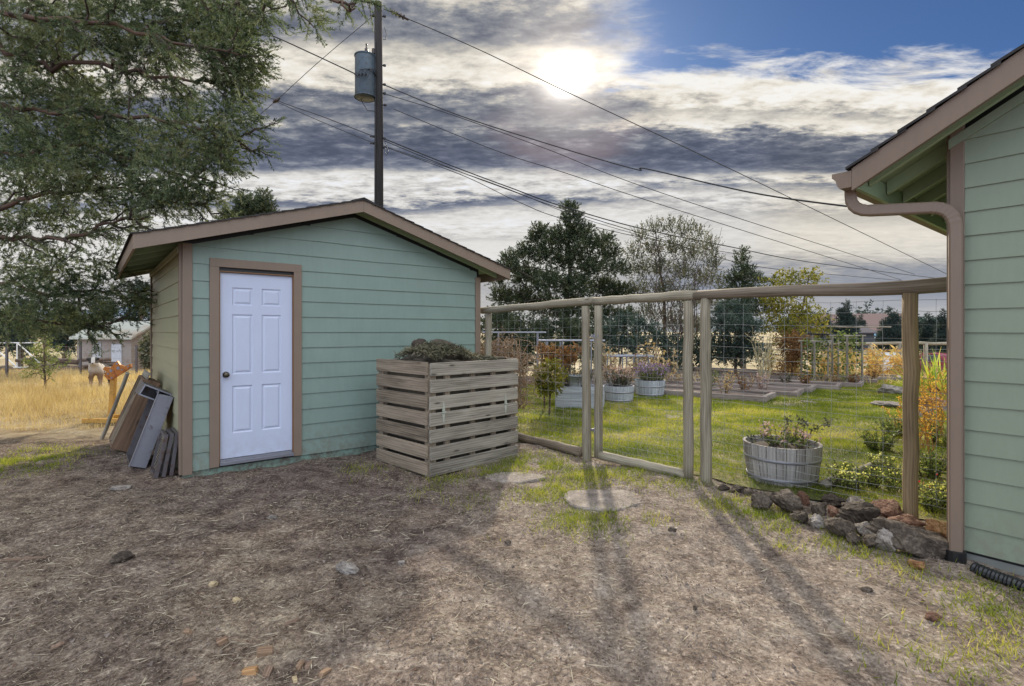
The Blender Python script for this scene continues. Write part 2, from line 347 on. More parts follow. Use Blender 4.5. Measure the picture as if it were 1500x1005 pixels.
lite=t.ramp(f,[(.36,(.045,.032,.027)),(.46,(.18,.14,.115)),(.56,(.36,.30,.25)),(.68,(.56,.49,.42))])
# bare sandy path in the middle and right, darker dirt on the left
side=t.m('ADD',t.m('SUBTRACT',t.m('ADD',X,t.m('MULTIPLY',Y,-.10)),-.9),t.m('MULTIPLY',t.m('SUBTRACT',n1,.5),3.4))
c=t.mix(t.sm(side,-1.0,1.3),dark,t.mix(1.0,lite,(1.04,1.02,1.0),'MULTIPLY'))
vo=t.n('ShaderNodeTexVoronoi'); t.L.new(t.map(P,(1,1,1)),vo.inputs[0]); vo.inputs['Scale'].default_value=62; vs_=t.n('ShaderNodeSeparateColor'); t.L.new(vo.outputs['Color'],vs_.inputs[0])
shed_shade=t.m('MULTIPLY',t.sm(t.m('ADD',Y,t.m('MULTIPLY',X,.55)),2.0,3.9),t.sm(t.m('MULTIPLY',X,-1),-.3,.9)); c=t.mix(t.m('MULTIPLY',shed_shade,.75),c,t.mix(1.0,c,(.56,.54,.60),'MULTIPLY'))  # cool shade in front of the shed painted into the dirt colour
str_=t.m('MULTIPLY',t.m('MULTIPLY',t.ramp(t.noise(P,.9,4,.6),[(.50,0),(.60,1)]),t.sm(t.m('MULTIPLY',X,-1),-.2,.8)),.45); c=t.mix(str_,c,t.mix(1.0,c,(1.75,1.7,1.5),'MULTIPLY'))
c=t.mix(1.0,c,t.ramp(vs_.outputs[0],[(0,.62),(.25,.84),(.8,1.06),(.93,1.15),(1,1.6)]),'MULTIPLY')
red=t.m('MULTIPLY',t.sm(Y,2.6,1.5),t.ramp(n1,[(.3,.25),(.6,.8)])); c=t.mix(t.m('MULTIPLY',red,.65),c,t.mix(1.0,c,(1.15,.82,.68),'MULTIPLY'))
field=t.ramp(t.noise(P,1.3,6,.6),[(.35,(.26,.18,.10)),(.5,(.44,.34,.20)),(.65,(.58,.48,.33))])
far=t.ramp(t.noise(P,.12,4,.6),[(.35,(.20,.17,.10)),(.5,(.42,.34,.20)),(.65,(.55,.46,.30))])
lf=t.m('MAXIMUM',t.sm(t.m('ADD',t.m('ADD',Y,t.m('MULTIPLY',X,-.12)),t.m('MULTIPLY',n2,2.2)),8.6,10.4),0)
c=t.mix(lf,c,field); c=t.mix(t.sm(Y,26,38),c,far)
t.L.new(c,b.inputs['Base Color']); b.inputs['Roughness'].default_value=.95; b.inputs['Specular IOR Level'].default_value=.15
bump(t,b,t.m('ADD',t.m('MULTIPLY',n2,1.2),t.m('ADD',n3,t.m('ADD',t.m('MULTIPLY',n4,.35),t.m('MULTIPLY',vs_.outputs[0],.25)))),1.0,.024)
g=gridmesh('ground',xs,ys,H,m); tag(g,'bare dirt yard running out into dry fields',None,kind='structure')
m,t,b=newmat('lawn_soil'); P=geo(t)
c=t.ramp(t.m('ADD',t.m('MULTIPLY',t.noise(P,1.1,5,.6),.6),t.m('MULTIPLY',t.noise(P,25,5,.7),.4)),[(.36,(.035,.045,.012)),(.48,(.11,.12,.03)),(.56,(.26,.22,.09)),(.68,(.40,.33,.18))])
t.L.new(c,b.inputs['Base Color']); b.inputs['Roughness'].default_value=.95; bump(t,b,t.noise(P,40,5,.7),.8,.02)
# lawn: own sheet along the fence line
LA=np.array([2.2,5.35,0])
def lawnmesh():
    a=np.linspace(-9.5,13,150); c=np.linspace(.02,13.5,130)**1.0
    aa,cc=np.meshgrid(a,c); x=1.97-FD[0]*aa+FN[0]*cc; y=5.39-FD[1]*aa+FN[1]*cc
    return x,y
aa=np.linspace(-3.0,16,170); cc=np.linspace(.12,11.5,120); ax_,cx_=np.meshgrid(aa,cc)
lx=1.97-FD[0]*ax_+FN[0]*cx_; ly=5.39-FD[1]*ax_+FN[1]*cx_
# keep clear of the shed: pull verts inside its footprint are hidden under its floor slab anyway
nxy=lx.shape; lz=H(lx,ly)+.012; v=np.stack([lx,ly,lz],-1).reshape(-1,3); i=np.arange(lx.size).reshape(nxy)
q=np.stack([i[:-1,:-1],i[:-1,1:],i[1:,1:],i[1:,:-1]],-1).reshape(-1,4)
me=bpy.data.meshes.new('lawn'); me.from_pydata([tuple(p) for p in v],[],[tuple(int(k) for k in r[::-1]) for r in q]); me.update()
lawn=bpy.data.objects.new('lawn',me); COL.objects.link(lawn); me.materials.append(m); tag(lawn,'sunlit yellow green lawn behind the wire fence',None,kind='structure')
# driveway beyond the garden
m=plain('asphalt',(.15,.14,.15),.9,0,.2,1.5)
dx=np.linspace(15,70,56); dy=np.linspace(27,34,10); dgx,dgy=np.meshgrid(dx,dy)
dr=gridmesh('driveway',dx,dy,lambda x,y:H(x,y)+.03,m); tag(dr,'grey asphalt driveway beyond the corn patch',None,kind='structure')
# hills
def ridge(name,y,x0,x1,h,seed,col,label):
    n=VN(seed); mb=MB(); k=90; xx=np.linspace(x0,x1,k); env=np.sin(np.linspace(0,math.pi,k))**.6
    tops=[h*env[i]*(.55+.45*n(xx[i]/(x1-x0)*7+3,.5)+.1*n(xx[i]/(x1-x0)*31,.5)) for i in range(k)]
    for i in range(k-1): mb.poly([(xx[i],y,-8),(xx[i+1],y,-8),(xx[i+1],y+200,tops[i+1]),(xx[i],y+200,tops[i])])
    o=obj(name,mb,plain(name+'_mat',col,1,0,.2,.01)); tag(o,label,None,kind='structure')
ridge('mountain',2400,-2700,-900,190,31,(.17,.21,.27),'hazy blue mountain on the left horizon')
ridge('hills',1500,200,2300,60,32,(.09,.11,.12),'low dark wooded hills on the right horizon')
# ================================================================== lap siding
def siding(mb, O, Ud, N, W0, W1, z0, ztop, e, holes=(), rake=None, zb=None):
    """courses from z0; W0..W1 along Ud; rake(t)->max z; holes=[(t0,t1,zlo,zhi)]"""
    k=0; wav=.007
    while True:
        a=z0+k*e; bz=a+e
        if a>=ztop: break
        bz=min(bz,ztop)
        spans=[(W0,W1,a,bz)]
        for (h0,h1,hl,hh) in holes:
            ns=[]
            for (s0,s1,za,zc) in spans:
                if zc<=hl or za>=hh: ns.append((s0,s1,za,zc)); continue
                ns+=[(s0,h0,za,zc),(h1,s1,za,zc)]
                if zc>hh: ns.append((h0,h1,hh,zc))
            spans=ns
        for (s0,s1,za,zc) in spans:
            if rake:
                ts=np.linspace(s0,s1,60); rz=np.array([rake(q) for q in ts]); ok=ts[rz>za+.001]
                if len(ok)<2: continue
                cuts=[ok[0]]+[q for q in ok[1:-1]]+[ok[-1]]
                top=[min(zc,rake(q)) for q in cuts]; full=all(abs(x-zc)<1e-6 for x in top)
                if full: cuts=[ok[0],ok[-1]]; top=[zc,zc]
            else: cuts=[s0,s1]; top=[zc,zc]
            if len(cuts)==2:
                nn=max(2,int((cuts[1]-cuts[0])/.55)+1); cuts=list(np.linspace(cuts[0],cuts[1],nn)); top=[zc]*nn
            off=lambda z: .012*(1-(z-a)/e)+.001
            jz=lambda q: (float(N2(q*1.9+k*13.3,k*7.7))-.5)*wav
            bot=[O+Ud*q+ZZ*(za+(jz(q) if abs(za-a)<1e-6 else 0))+N*off(za) for q in cuts]; tp=[O+Ud*q+ZZ*w+N*off(w) for q,w in zip(cuts,top)]
            if len(cuts)==2: mb.poly([bot[0],bot[1],tp[1],tp[0]])
            else:
                for i in range(len(cuts)-1): mb.poly([bot[i],bot[i+1],tp[i+1],tp[i]])
            if abs(za-a)<1e-6:
                for i in range(len(cuts)-1): mb.poly([O+Ud*cuts[i]+ZZ*(za-.001)-N*.004,O+Ud*cuts[i+1]+ZZ*(za-.001)-N*.004,bot[i+1],bot[i]])
            if abs(za-a)<1e-6:                       # shadow gap strip
                mb.poly([O+Ud*cuts[0]+ZZ*(za)-N*.004,O+Ud*cuts[-1]+ZZ*za-N*.004,O+Ud*cuts[-1]+ZZ*(za-.006)-N*.004,O+Ud*cuts[0]+ZZ*(za-.006)-N*.004])
        k+=1
# ================================================================== storage shed
shed=thing('storage_shed','small teal lap-sided shed with tan trim and a white door','shed',A)
SW=3.85; SD=3.3; TC=1.88; SLP=.297; EZ=2.487; RZ=3.177
def rk(q): return RZ-abs(q-TC)*SLP-.16
mb=MB(); siding(mb,A,U,-V,0.06,SW-.06,.064,3.1,.185,[(.25,1.22,-1,2.27)],rk); obj('front_wall',mb,M['teal'],shed)
side_bounce=paint('bounce_tinted_siding',(.30,.29,.18),.07,.5,dirt=.35,dirtcol=(.16,.15,.11))  # teal side wall with warm bounce light from the grass painted into its colour
mb=MB(); siding(mb,A,V,-U,0.04,SD-.04,.064,2.46,.185,(),None); obj('side_wall',mb,side_bounce,shed)
mb=MB(); siding(mb,B,V,U,0.04,SD-.04,.064,2.36,.185,(),None); obj('side_wall',mb,M['teal'],shed)
mb=MB(); siding(mb,A+V*SD,U,V,0.06,SW-.06,.064,3.1,.185,(),rk); obj('back_wall',mb,M['teal'],shed)
def wallcore(mb, q0,q1,off,z0):        # solid panel behind the boards
    n=12; qs=np.linspace(q0,q1,n)
    for i in range(n-1): mb.poly([A+U*qs[i]+V*off+ZZ*z0,A+U*qs[i+1]+V*off+ZZ*z0,A+U*qs[i+1]+V*off+ZZ*(rk(qs[i+1])+.1),A+U*qs[i]+V*off+ZZ*(rk(qs[i])+.1)])
mb=MB(); wallcore(mb,0.01,.25,.012,.06); wallcore(mb,1.22,SW-.01,.012,.06); wallcore(mb,.25,1.22,.012,2.2) if False else None
mb.poly([A+U*.25+V*.012+ZZ*2.22,A+U*1.22+V*.012+ZZ*2.22,A+U*1.22+V*.012+ZZ*2.85,A+U*.25+V*.012+ZZ*2.7]); wallcore(mb,.01,SW-.01,SD-.012,.06)
for o,d in ((A+U*.012,V),(B-U*.012,V)): mb.poly([o+d*.01+ZZ*.06,o+d*(SD-.01)+ZZ*.06,o+d*(SD-.01)+ZZ*2.5,o+d*.01+ZZ*2.5])
mb.box(A+U*SW/2+V*SD/2+ZZ*.05,(U,V,ZZ),(SW-.05,SD-.05,.02)); obj('inner_wall',mb,M['black'],shed)
def trim_board(c, a, s, name='corner_trim'): 
    mb=MB(); mb.box(c,a,s); return obj(name,mb,M['trim'],shed,bevel=.003)
ht=2.46; cz=.03+ht/2
trim_board(A+U*.045-V*.012+ZZ*cz,(U,V,ZZ),(.09,.03,ht)); trim_board(A+V*.05-U*.012+ZZ*cz,(U,V,ZZ),(.03,.075,ht-.004))
trim_board(B-U*.045-V*.012+ZZ*(cz-.06),(U,V,ZZ),(.09,.03,ht-.12)); trim_board(B+V*.05+U*.012+ZZ*(cz-.06),(U,V,ZZ),(.03,.075,ht-.13))
trim_board(A+V*(SD-.045)-U*.012+ZZ*cz,(U,V,ZZ),(.03,.09,ht))
mb=MB(); mb.box(A+U*SW/2+V*SD/2+ZZ*(-.07),(U,V,ZZ),(SW-.01,SD-.01,.255)); obj('foundation',mb,M['found'],shed)
# door
fr=MB()
for q,w in ((.2965,.093),(1.175,.09)): fr.box(A+U*q-V*.010+ZZ*1.165,(U,V,ZZ),(w,.044,2.19))
fr.box(A+U*.7355-V*.010+ZZ*2.312-ZZ*.0055,(U,V,ZZ),(.968,.044,.093))
df=obj('door_frame',fr,M['trim'],shed,bevel=.003)
j=MB()
for q in (.347,1.126): j.box(A+U*q+V*.028+ZZ*1.15,(U,V,ZZ),(.012,.10,2.13))
j.box(A+U*.7365+V*.028+ZZ*2.214,(U,V,ZZ),(.765,.10,.012)); obj('jamb',j,plain('jamb_wood',(.20,.10,.045),.7),df)
dr_=MB(); d0,d1=.354,1.119; dz0,dz1=.145,2.205; yo=.012
# six-panel door: built as a grid of flat stiles with recessed bevelled panels
wd=d1-d0; xs_=[0,.16*wd,.44*wd,.56*wd,.84*wd,wd]
zs_=[0,.27,.80,.93,1.60,1.70,1.90,dz1-dz0]
for a_ in range(5):
    for c_ in range(7):
        x0,x1,z0,z1=xs_[a_],xs_[a_+1],zs_[c_],zs_[c_+1]
        pt=lambda x,z,d: A+U*(d0+x)+ZZ*(dz0+z)+V*(yo+d)
        if a_ in (1,3) and c_ in (1,3,5):
            L=[(0,0),(.012,.011),(.020,.011),(.038,.002)]
            for i in range(3):
                (p,d),(p2,d2)=L[i],L[i+1]
                o4=[pt(x0+p,z0+p,d),pt(x1-p,z0+p,d),pt(x1-p,z1-p,d),pt(x0+p,z1-p,d)]; i4=[pt(x0+p2,z0+p2,d2),pt(x1-p2,z0+p2,d2),pt(x1-p2,z1-p2,d2),pt(x0+p2,z1-p2,d2)]
                for k in range(4): dr_.poly([o4[k],o4[(k+1)%4],i4[(k+1)%4],i4[k]])
            dr_.poly(i4)
        else: dr_.poly([pt(x0,z0,0),pt(x1,z0,0),pt(x1,z1,0),pt(x0,z1,0)])
dr_.poly([pt(0,0,.04),pt(wd,0,.04),pt(wd,zs_[-1],.04),pt(0,zs_[-1],.04)])
for x in (0,wd): dr_.poly([pt(x,0,0),pt(x,0,.04),pt(x,zs_[-1],.04),pt(x,zs_[-1],0)])
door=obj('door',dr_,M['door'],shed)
k=MB(); kc=A+U*(d0+.06)+ZZ*1.075
for r,a0,a1 in ((.034,.0,.012),(.012,.012,.04)): k.tube([kc-V*(a0-yo),kc-V*(a1-yo)],r,16)
k.tube([kc-V*(.03-yo),kc-V*(.038-yo),kc-V*(.052-yo),kc-V*(.064-yo),kc-V*(.068-yo)],[.014,.024,.030,.024,.012],16)
obj('doorknob',k,M['brass'],door,smooth=True)
th=MB(); th.box(A+U*.7365+V*.0+ZZ*.100,(U,V,ZZ),(.778,.10,.035)); th.box(A+U*.7365+V*.015+ZZ*.128,(U,V,ZZ),(.76,.05,.022)); obj('threshold',th,M['galv'],shed,bevel=.002)
# roof: sheathing, shingles, rake boards, fascia, rafters
OV=.3; qL,qR=-.44,4.205
def rp(q,v,dz=0): return A+U*q+V*v+ZZ*(RZ-abs(q-TC)*SLP+dz)
mb=MB()
for (a_,b_) in ((qL,TC),(TC,qR)):
    mb.poly([rp(a_,-OV+.02,-.012),rp(b_,-OV+.02,-.012),rp(b_,SD+OV-.02,-.012),rp(a_,SD+OV-.02,-.012)])
    mb.poly([rp(a_,-OV+.02,0.0),rp(b_,-OV+.02,0.0),rp(b_,SD+OV-.02,0.0),rp(a_,SD+OV-.02,0.0)])
obj('roof_deck',mb,M['green_dark'],shed)
mb=MB()
for sg,qe in ((-1,qL-.025),(1,qR+.025)):
    nrow=17; Lq=abs(qe-TC)
    for i in range(nrow):
        a_=TC+sg*Lq*(1-i/nrow); b_=TC+sg*Lq*(1-(i+1.25)/nrow) if i<nrow-1 else TC
        v0=-OV-.018-.007*random.random(); v1=SD+OV+.02; lift=.018+.003*random.random()
        p=[rp(a_,v0,lift),rp(b_,v0,.008),rp(b_,v1,.008),rp(a_,v1,lift)]; q_=[x-ZZ*.012 for x in p]
        mb.poly(p); mb.poly([p[0],p[3],q_[3],q_[0]]); mb.poly([p[0],p[1],q_[1],q_[0]]); mb.poly([p[3],p[2],q_[2],q_[3]])
for i in range(14):
    v0=-OV-.02+i*.29; 
    for sg in (-1,1): mb.poly([rp(TC,v0,.034-.002*(i%2)),rp(TC+sg*.15,v0,.026),rp(TC+sg*.15,v0+.31,.022),rp(TC,v0+.31,.030)]); mb.poly([rp(TC,v0,.034),rp(TC+sg*.15,v0,.026),rp(TC+sg*.15,v0,.012),rp(TC,v0,.018)])
obj('shingles',mb,M['shingle'],shed)
def slopeboard(mb,a_,b_,v0,v1,dt,db):
    P=[]
    for q in (a_,b_):
        for v_ in (v0,v1):
            for d in (dt,db): P.append(rp(q,v_,d))
    o=random.random()*9; L=abs(b_-a_)
    mb.add(P,[(0,1,3,2),(4,6,7,5),(0,4,5,1),(2,3,7,6),(0,2,6,4),(1,5,7,3)],[[(o,o),(o,o+.14),(o+.03,o+.14),(o+.03,o)]]*2+[[(o,o),(o+L,o),(o+L,o+.14),(o,o+.14)]]*4)
for v0 in (-OV,SD+OV-.025):
    for a_,b_ in ((qL,TC-.001),(TC+.001,qR)):
        mb=MB(); slopeboard(mb,a_,b_,v0,v0+.025,.004,-.142); obj('rake_board',mb,M['trim'],shed)
for q,s in ((qL+.012,1),(qR-.012,-1)):
    mb=MB(); mb.box(A+U*q+V*SD/2+ZZ*(RZ-abs(q-TC)*SLP-.075),(U,V,ZZ),(.024,SD+2*OV-.054,.135)); obj('fascia',mb,M['trim'],shed)
vs_=np.linspace(.02,SD-.02,6)
for v_ in vs_:
    mb=MB(); slopeboard(mb,qL+.03,TC-.01,v_-.02,v_+.02,-.016,-.105); slopeboard(mb,TC+.01,qR-.03,v_-.02,v_+.02,-.016,-.105); obj('rafter',mb,M['green_dark'],shed)
# frieze along the side wall top
mb=MB(); mb.box(A-U*.03+V*SD/2+ZZ*2.42,(U,V,ZZ),(.02,SD-.1,.07)); obj('frieze_board',mb,side_bounce,shed)
# ================================================================== house at the right
house=thing('house','sage green lap-sided house end with steep eave, gutter and downspout','house',HC)
HS=.552; HZ=2.70; hs_end=.4637; HO=.40; HL=7.5       # gable wall runs from HC toward -V
def hz(s): return HZ-(s-hs_end)*HS            # board top as a function of s along +V (negative s = toward viewer, higher)
mb=MB(); siding(mb,HC,-V,-U,.070,HL,.085,5.6,.162,(),lambda q: min(hz(-q)-.10,hz(-(7.0-q))-.1)); obj('gable_wall',mb,M['house'],house)
mb=MB(); siding(mb,HC,U,V,.06,6,.085,2.9,.162); obj('back_wall',mb,M['house'],house)
mb=MB(); mb.box(HC-V*.043-U*.004+ZZ*1.56,(U,V,ZZ),(.034,.076,3.02)); mb.box(HC+U*.05+V*.003+ZZ*1.56,(U,V,ZZ),(.088,.03,2.9)); obj('corner_trim',mb,M['trim'],house,bevel=.003)
mb=MB(); mb.box(HC-V*HL/2+U*3+ZZ*(-.105),(U,V,ZZ),(5.97,HL-.01,.37)); obj('foundation',mb,M['concrete'],house)
mb=MB()
for i in range(14):
    q0=HL*i/14; q1=HL*(i+1)/14; mb.poly([HC-V*q0+U*.012+ZZ*.06,HC-V*q1+U*.012+ZZ*.06,HC-V*q1+U*.012+ZZ*(min(hz(-q1),hz(-(7.0-q1)))-.05),HC-V*q0+U*.012+ZZ*(min(hz(-q0),hz(-(7.0-q0)))-.05)])
mb.poly([HC+U*.01-V*.012+ZZ*.06,HC+U*6-V*.012+ZZ*.06,HC+U*6-V*.012+ZZ*2.9,HC+U*.01-V*.012+ZZ*2.9]); obj('inner_wall',mb,M['black'],house)
SR=-3.5                                     # ridge
def hp(s,u,dz=0): return HC+V*s+U*u+ZZ*(hz(s)+dz if s>SR else hz(2*SR-s)+dz)
def hboard(mb,s0,s1,u0,u1,dt,db,nv=1):
    P=[]
    for s in (s0,s1):
        for u in (u0,u1):
            for d in (dt,db): P.append(hp(s,u,d))
    o=random.random()*9; L=abs(s1-s0)
    mb.add(P,[(0,1,3,2),(4,6,7,5),(0,4,5,1),(2,3,7,6),(0,2,6,4),(1,5,7,3)],[[(o,o),(o,o+.14),(o+.03,o+.14),(o+.03,o)]]*2+[[(o,o),(o+L,o),(o+L,o+.14),(o,o+.14)]]*4)
mb=MB(); hboard(mb,hs_end-.002,SR,-HO,-HO+.035,0,-.155); obj('rake_board',mb,M['trim'],house)
mb=MB(); hboard(mb,SR-.001,2*SR-hs_end,-HO,-HO+.035,0,-.155); obj('rake_board',mb,M['trim'],house)
mb=MB(); hboard(mb,hs_end-.004,SR,-HO+.036,5.9,-.002,-.016); obj('roof_deck',mb,M['green_dark'],house)
mb=MB(); hboard(mb,SR,2*SR-hs_end,-HO+.036,5.9,-.002,-.016); obj('roof_deck',mb,M['green_dark'],house)
mb=MB(); n=26
for i in range(n):
    L=hs_end+.03-SR; s0=hs_end+.03-L*i/n; s1=max(SR,s0-L/n*1.3); u0=-HO-.02-.008*random.random()
    p=[hp(s0,u0,.03),hp(s1,u0,.010),hp(s1,6,.010),hp(s0,6,.03)]; q_=[x-ZZ*.018 for x in p]
    mb.poly(p); mb.poly([p[0],p[3],q_[3],q_[0]]); mb.poly([p[0],p[1],q_[1],q_[0]])
p=[hp(SR,-HO-.02,.012),hp(2*SR-hs_end,-HO-.02,.012),hp(2*SR-hs_end,6,.012),hp(SR,6,.012)]; mb.poly(p)
obj('shingles',mb,M['shingle'],house)
mb=MB(); mb.box(HC+V*(hs_end-.02)+U*(2.75-.18)+ZZ*(HZ-.075),(U,V,ZZ),(5.9,.03,.135)); obj('fascia',mb,M['green_dark'],house)
for u in (-.17,.22,.62,1.02,1.42,1.9,2.5,3.1): 
    mb=MB(); hboard(mb,hs_end-.045,-.4,u-.02,u+.02,-.018,-.115); obj('rafter',mb,M['green_dark'],house)
mb=MB(); hboard(mb,.0,SR,-.03,-.012,-.10,-.165); obj('frieze_board',mb,M['house'],house)
# K-style gutter swept along U
prof=[(0,.0),(0,-.115),(.075,-.115),(.092,-.09),(.10,-.055),(.125,-.03),(.125,0),(.118,0),(.118,-.026),(.094,-.05),(.085,-.085),(.07,-.108),(.006,-.108),(.006,0)]
mb=MB(); g0=HC+V*(hs_end+.0)+ZZ*(HZ-.012); Ls=(-HO-.0,5.6); n=len(prof); vs=[]
for u in Ls: vs+= [g0+U*u+V*a_+ZZ*b_ for a_,b_ in prof]
mb.add(vs,[(i,(i+1)%n,n+(i+1)%n,n+i) for i in range(n)]); mb.poly([g0+U*Ls[0]+V*a_+ZZ*b_ for a_,b_ in prof[:7]])
gut=obj('gutter',mb,M['trim'],house)
# downspout: crimped elbows and a ribbed drop
def rect_sweep(mb,pts,w,d,ref):
    rg=[]
    for i,p in enumerate(pts):
        t_=pts[min(i+1,len(pts)-1)]-pts[max(i-1,0)]; t_=t_/np.linalg.norm(t_); x=ref; y=np.cross(t_,x); y/=np.linalg.norm(y)
        k=1.0+(.06 if (i%2 and 2<i<len(pts)-3) else 0)
        c=.25
        sec=[(-1,-1+c),(-1+c,-1),(1-c,-1),(1,-1+c),(1,1-c),(1-c,1),(-1+c,1),(-1,1-c)]
        rg.append([p+x*a_*w/2*k+y*b_*d/2*k for a_,b_ in sec])
    n=8; vs=[q for r in rg for q in r]; mb.add(vs,[(i*n+k,i*n+(k+1)%n,(i+1)*n+(k+1)%n,(i+1)*n+k) for i in range(len(rg)-1) for k in range(n)]+[tuple(range(n)),tuple(range((len(rg)-1)*n,len(rg)*n))])
o0=HC+V*(hs_end+.055)-U*.25+ZZ*(HZ-.115); b1=HC-U*.075-V*.045
def bez(a,b_,c,n): return [a*(1-t)**2+b_*2*t*(1-t)+c*t*t for t in np.linspace(0,1,n)]
za=2.43; c1=np.array([*o0[:2],za]); c2=np.array([*b1[:2],za-.045])
hd=unit(c2-c1); path=[o0]+bez(np.array([*o0[:2],za+.12]),c1,c1+hd*.12,11)+bez(c2-hd*.13,c2,c2-ZZ*.16,15)
ref=unit(np.cross(hd,ZZ)); mb=MB(); rect_sweep(mb,path,.062,.074,ref); el_=obj('downspout_elbow',mb,M['trim'],house)
mb=MB(); pts=[path[-1]+ZZ*.02]+[np.array([*b1[:2],z]) for z in (1.8,1.2,.6,.075)]; rect_sweep(mb,pts,.060,.072,ref)
dsp=obj('downspout',mb,M['trim'],house)
mb=MB(); mb.tube([np.array([*b1[:2],z]) for z in (.09,.088,.0,-.08)],[.052,.058,.058,.056],14); obj('drain_adapter',mb,M['black'],dsp)
# black corrugated drain pipe on the ground
pts=[];rs=[]
cp=[HC-U*.16-V*.15,HC-U*.26-V*.45,HC-U*.22-V*.8,HC-U*.25-V*1.4,HC-U*.3-V*2.2]
cps=[np.array([p[0],p[1],.0]) for p in cp]; k=0
for i in range(4):
    for s in np.linspace(0,1,30,endpoint=False):
        p=cps[i]*(1-s)+cps[i+1]*s; pts.append(p+ZZ*(float(H(p[0],p[1]))+.015)); rs.append(.045 if k%2 else .037); k+=1
mb=MB(); mb.tube(pts,rs,12); o=obj('drain_pipe',mb,M['black'],loc=cps[0]); tag(o,'black corrugated drain pipe half hidden in grass along the house foundation','drain pipe')
# ================================================================== log fence and gate
def fl(s): return GP[1]+FD*s            # s=0 at the gate's right-hand post; negative toward the shed
def sF(px):                              # fence-line parameter seen at a survey column
    r=(px-CX)/F; return (r*5.39-1.97)/(.716+.698*r)
def knobby(mb,a,b,r0,r1,n=12,wob=.0035,seg=10):
    pts=curve(a,b,0,seg,wob); R=[(r0+(r1-r0)*i/seg)*(1+.04*random.uniform(-1,1)) for i in range(seg+1)]; mb.tube(pts,R,n)
def log(name,a,b,r0,r1,parent,mat='log',label=None,**k):
    mb=MB(); knobby(mb,np.array(a,float),np.array(b,float),r0,r1,**k); return obj(name,mb,M[mat],parent,smooth=True,label=label)
def gz(p): return float(H(p[0],p[1]))
def meshwire(name,a,b,z0a,z1a,z0b,z1b,parent,hz_=None,nv=8,r=.0015,wob=.004):
    mb=MB(); a=np.array(a,float); b=np.array(b,float); nh=len(hz_); L=np.linalg.norm(b-a)
    for k in hz_:
        pts=[]
        for i in range(nv*2+1):
            f=i/(nv*2); p=a*(1-f)+b*f; z=(z0a+(z1a-z0a)*k)*(1-f)+(z0b+(z1b-z0b)*k)*f
            pts.append([p[0],p[1],z+random.uniform(-1,1)*wob-.012*math.sin(math.pi*f)])
        mb.tube(pts,r,4,False)
    for i in range(nv+1):
        f=i/nv; p=a*(1-f)+b*f; za=z0a*(1-f)+z0b*f; zb=z1a*(1-f)+z1b*f; n=len(hz_)
        mb.tube([[p[0]+random.uniform(-1,1)*wob,p[1]+random.uniform(-1,1)*wob,za+(zb-za)*k] for k in hz_],r,4,False)
    return obj(name,mb,M['wire'],parent)
HZ_=[0,.035,.075,.12,.17,.225,.285,.345,.41,.475,.54,.605,.67,.735,.80,.865,.93,.985]
HT=1.88
# left run: shed corner to the post beside the gate
P0=np.array([-.36,8.02,0]); P1=G(860,673)*1.0; P1=np.array([.915,6.385,0])
fa=thing('garden_fence','short log and wire fence section between the shed corner and the gate','fence',P0)
log('post',P0+[0,0,-.2],P0+[0,0,1.86],.055,.05,fa); log('post',P1+[0,0,-.2],P1+[-.02,0,1.86],.056,.050,fa,label='fence post beside the gate')
log('top_rail',P0+[-.10,.08,1.875],P1+[.06,-.06,1.925],.05,.048,fa,wob=.004)
meshwire('wire_mesh',P0+[.05,-.06,0],P1,.05,1.84,.05,1.86,fa,HZ_,14)
# gate
Ga=np.array([1.03,6.26,0]); Gb=np.array([1.845,5.50,0])
gt=thing('garden_gate','log framed garden gate filled with square wire mesh','gate',Ga)
log('stile',Ga+[0,0,.05],Ga+[0,0,1.86],.054,.048,gt); log('stile',Gb+[0,0,-.02],Gb+[.0,0,1.87],.052,.052,gt,'log_warm' if False else 'log')
log('top_rail',Ga+[-.05,.05,1.915],Gb+[.07,-.06,1.93],.047,.05,gt,wob=.004)
log('bottom_rail',Ga+[.02,-.02,.085],Gb+[-.02,.02,.045],.055,.052,gt,wob=.006)
meshwire('wire_mesh',Ga+[.03,-.03,0],Gb,.12,1.86,.10,1.87,gt,HZ_[1:],9)
h=Ga+[-.05,.045,0]
for z in (.38,1.5): mb=MB(); mb.box(h+[0,-.05,z],(FD,FN,ZZ),(.11,.006,.03)); mb.tube([h+[0,-.06,z-.03],h+[0,-.06,z+.03]],.008,8); obj('hinge',mb,M['galv'],gt)
# right run: gate post, big end post, rail on to the house
P2=np.array([1.985,5.385,0]); sE=sF(1335); P3=fl(sE); P4=fl(sF(1335)+.62)
fb=thing('garden_fence','log and wire fence run from the gate to the green house wall','fence',P2)
log('post',P2+[0,0,-.2],P2+[.0,0,1.89],.060,.052,fb)
m=M['log_split']=wood('split_log',(.11,.075,.045),(.31,.225,.125),1.0,.8,True)
log('post',P3+[.0,0,-.25],P3+[-.01,0,1.86],.051,.054,fb,'log_split',label='thick end post with a dark split down its grain',n=14)
mid=(P2+P3)/2
mb=MB(); pts=[P2+[-.09,.07,1.925],P2+[.3,-.29,1.93],mid+[0,0,1.925],P3+[-.2,.2,1.905],P3+[0,0,1.905],P4+[.0,.0,1.93]]
mb.tube([np.array(p) for p in pts],[.05,.050,.052,.056,.058,.062],12); obj('top_rail',mb,M['log_dark'],fb,smooth=True)
meshwire('wire_mesh',P2,P3,.16,1.86,.16,1.83,fb,HZ_,9); meshwire('wire_mesh',P3,P4,.2,1.83,.2,1.84,fb,HZ_,4)
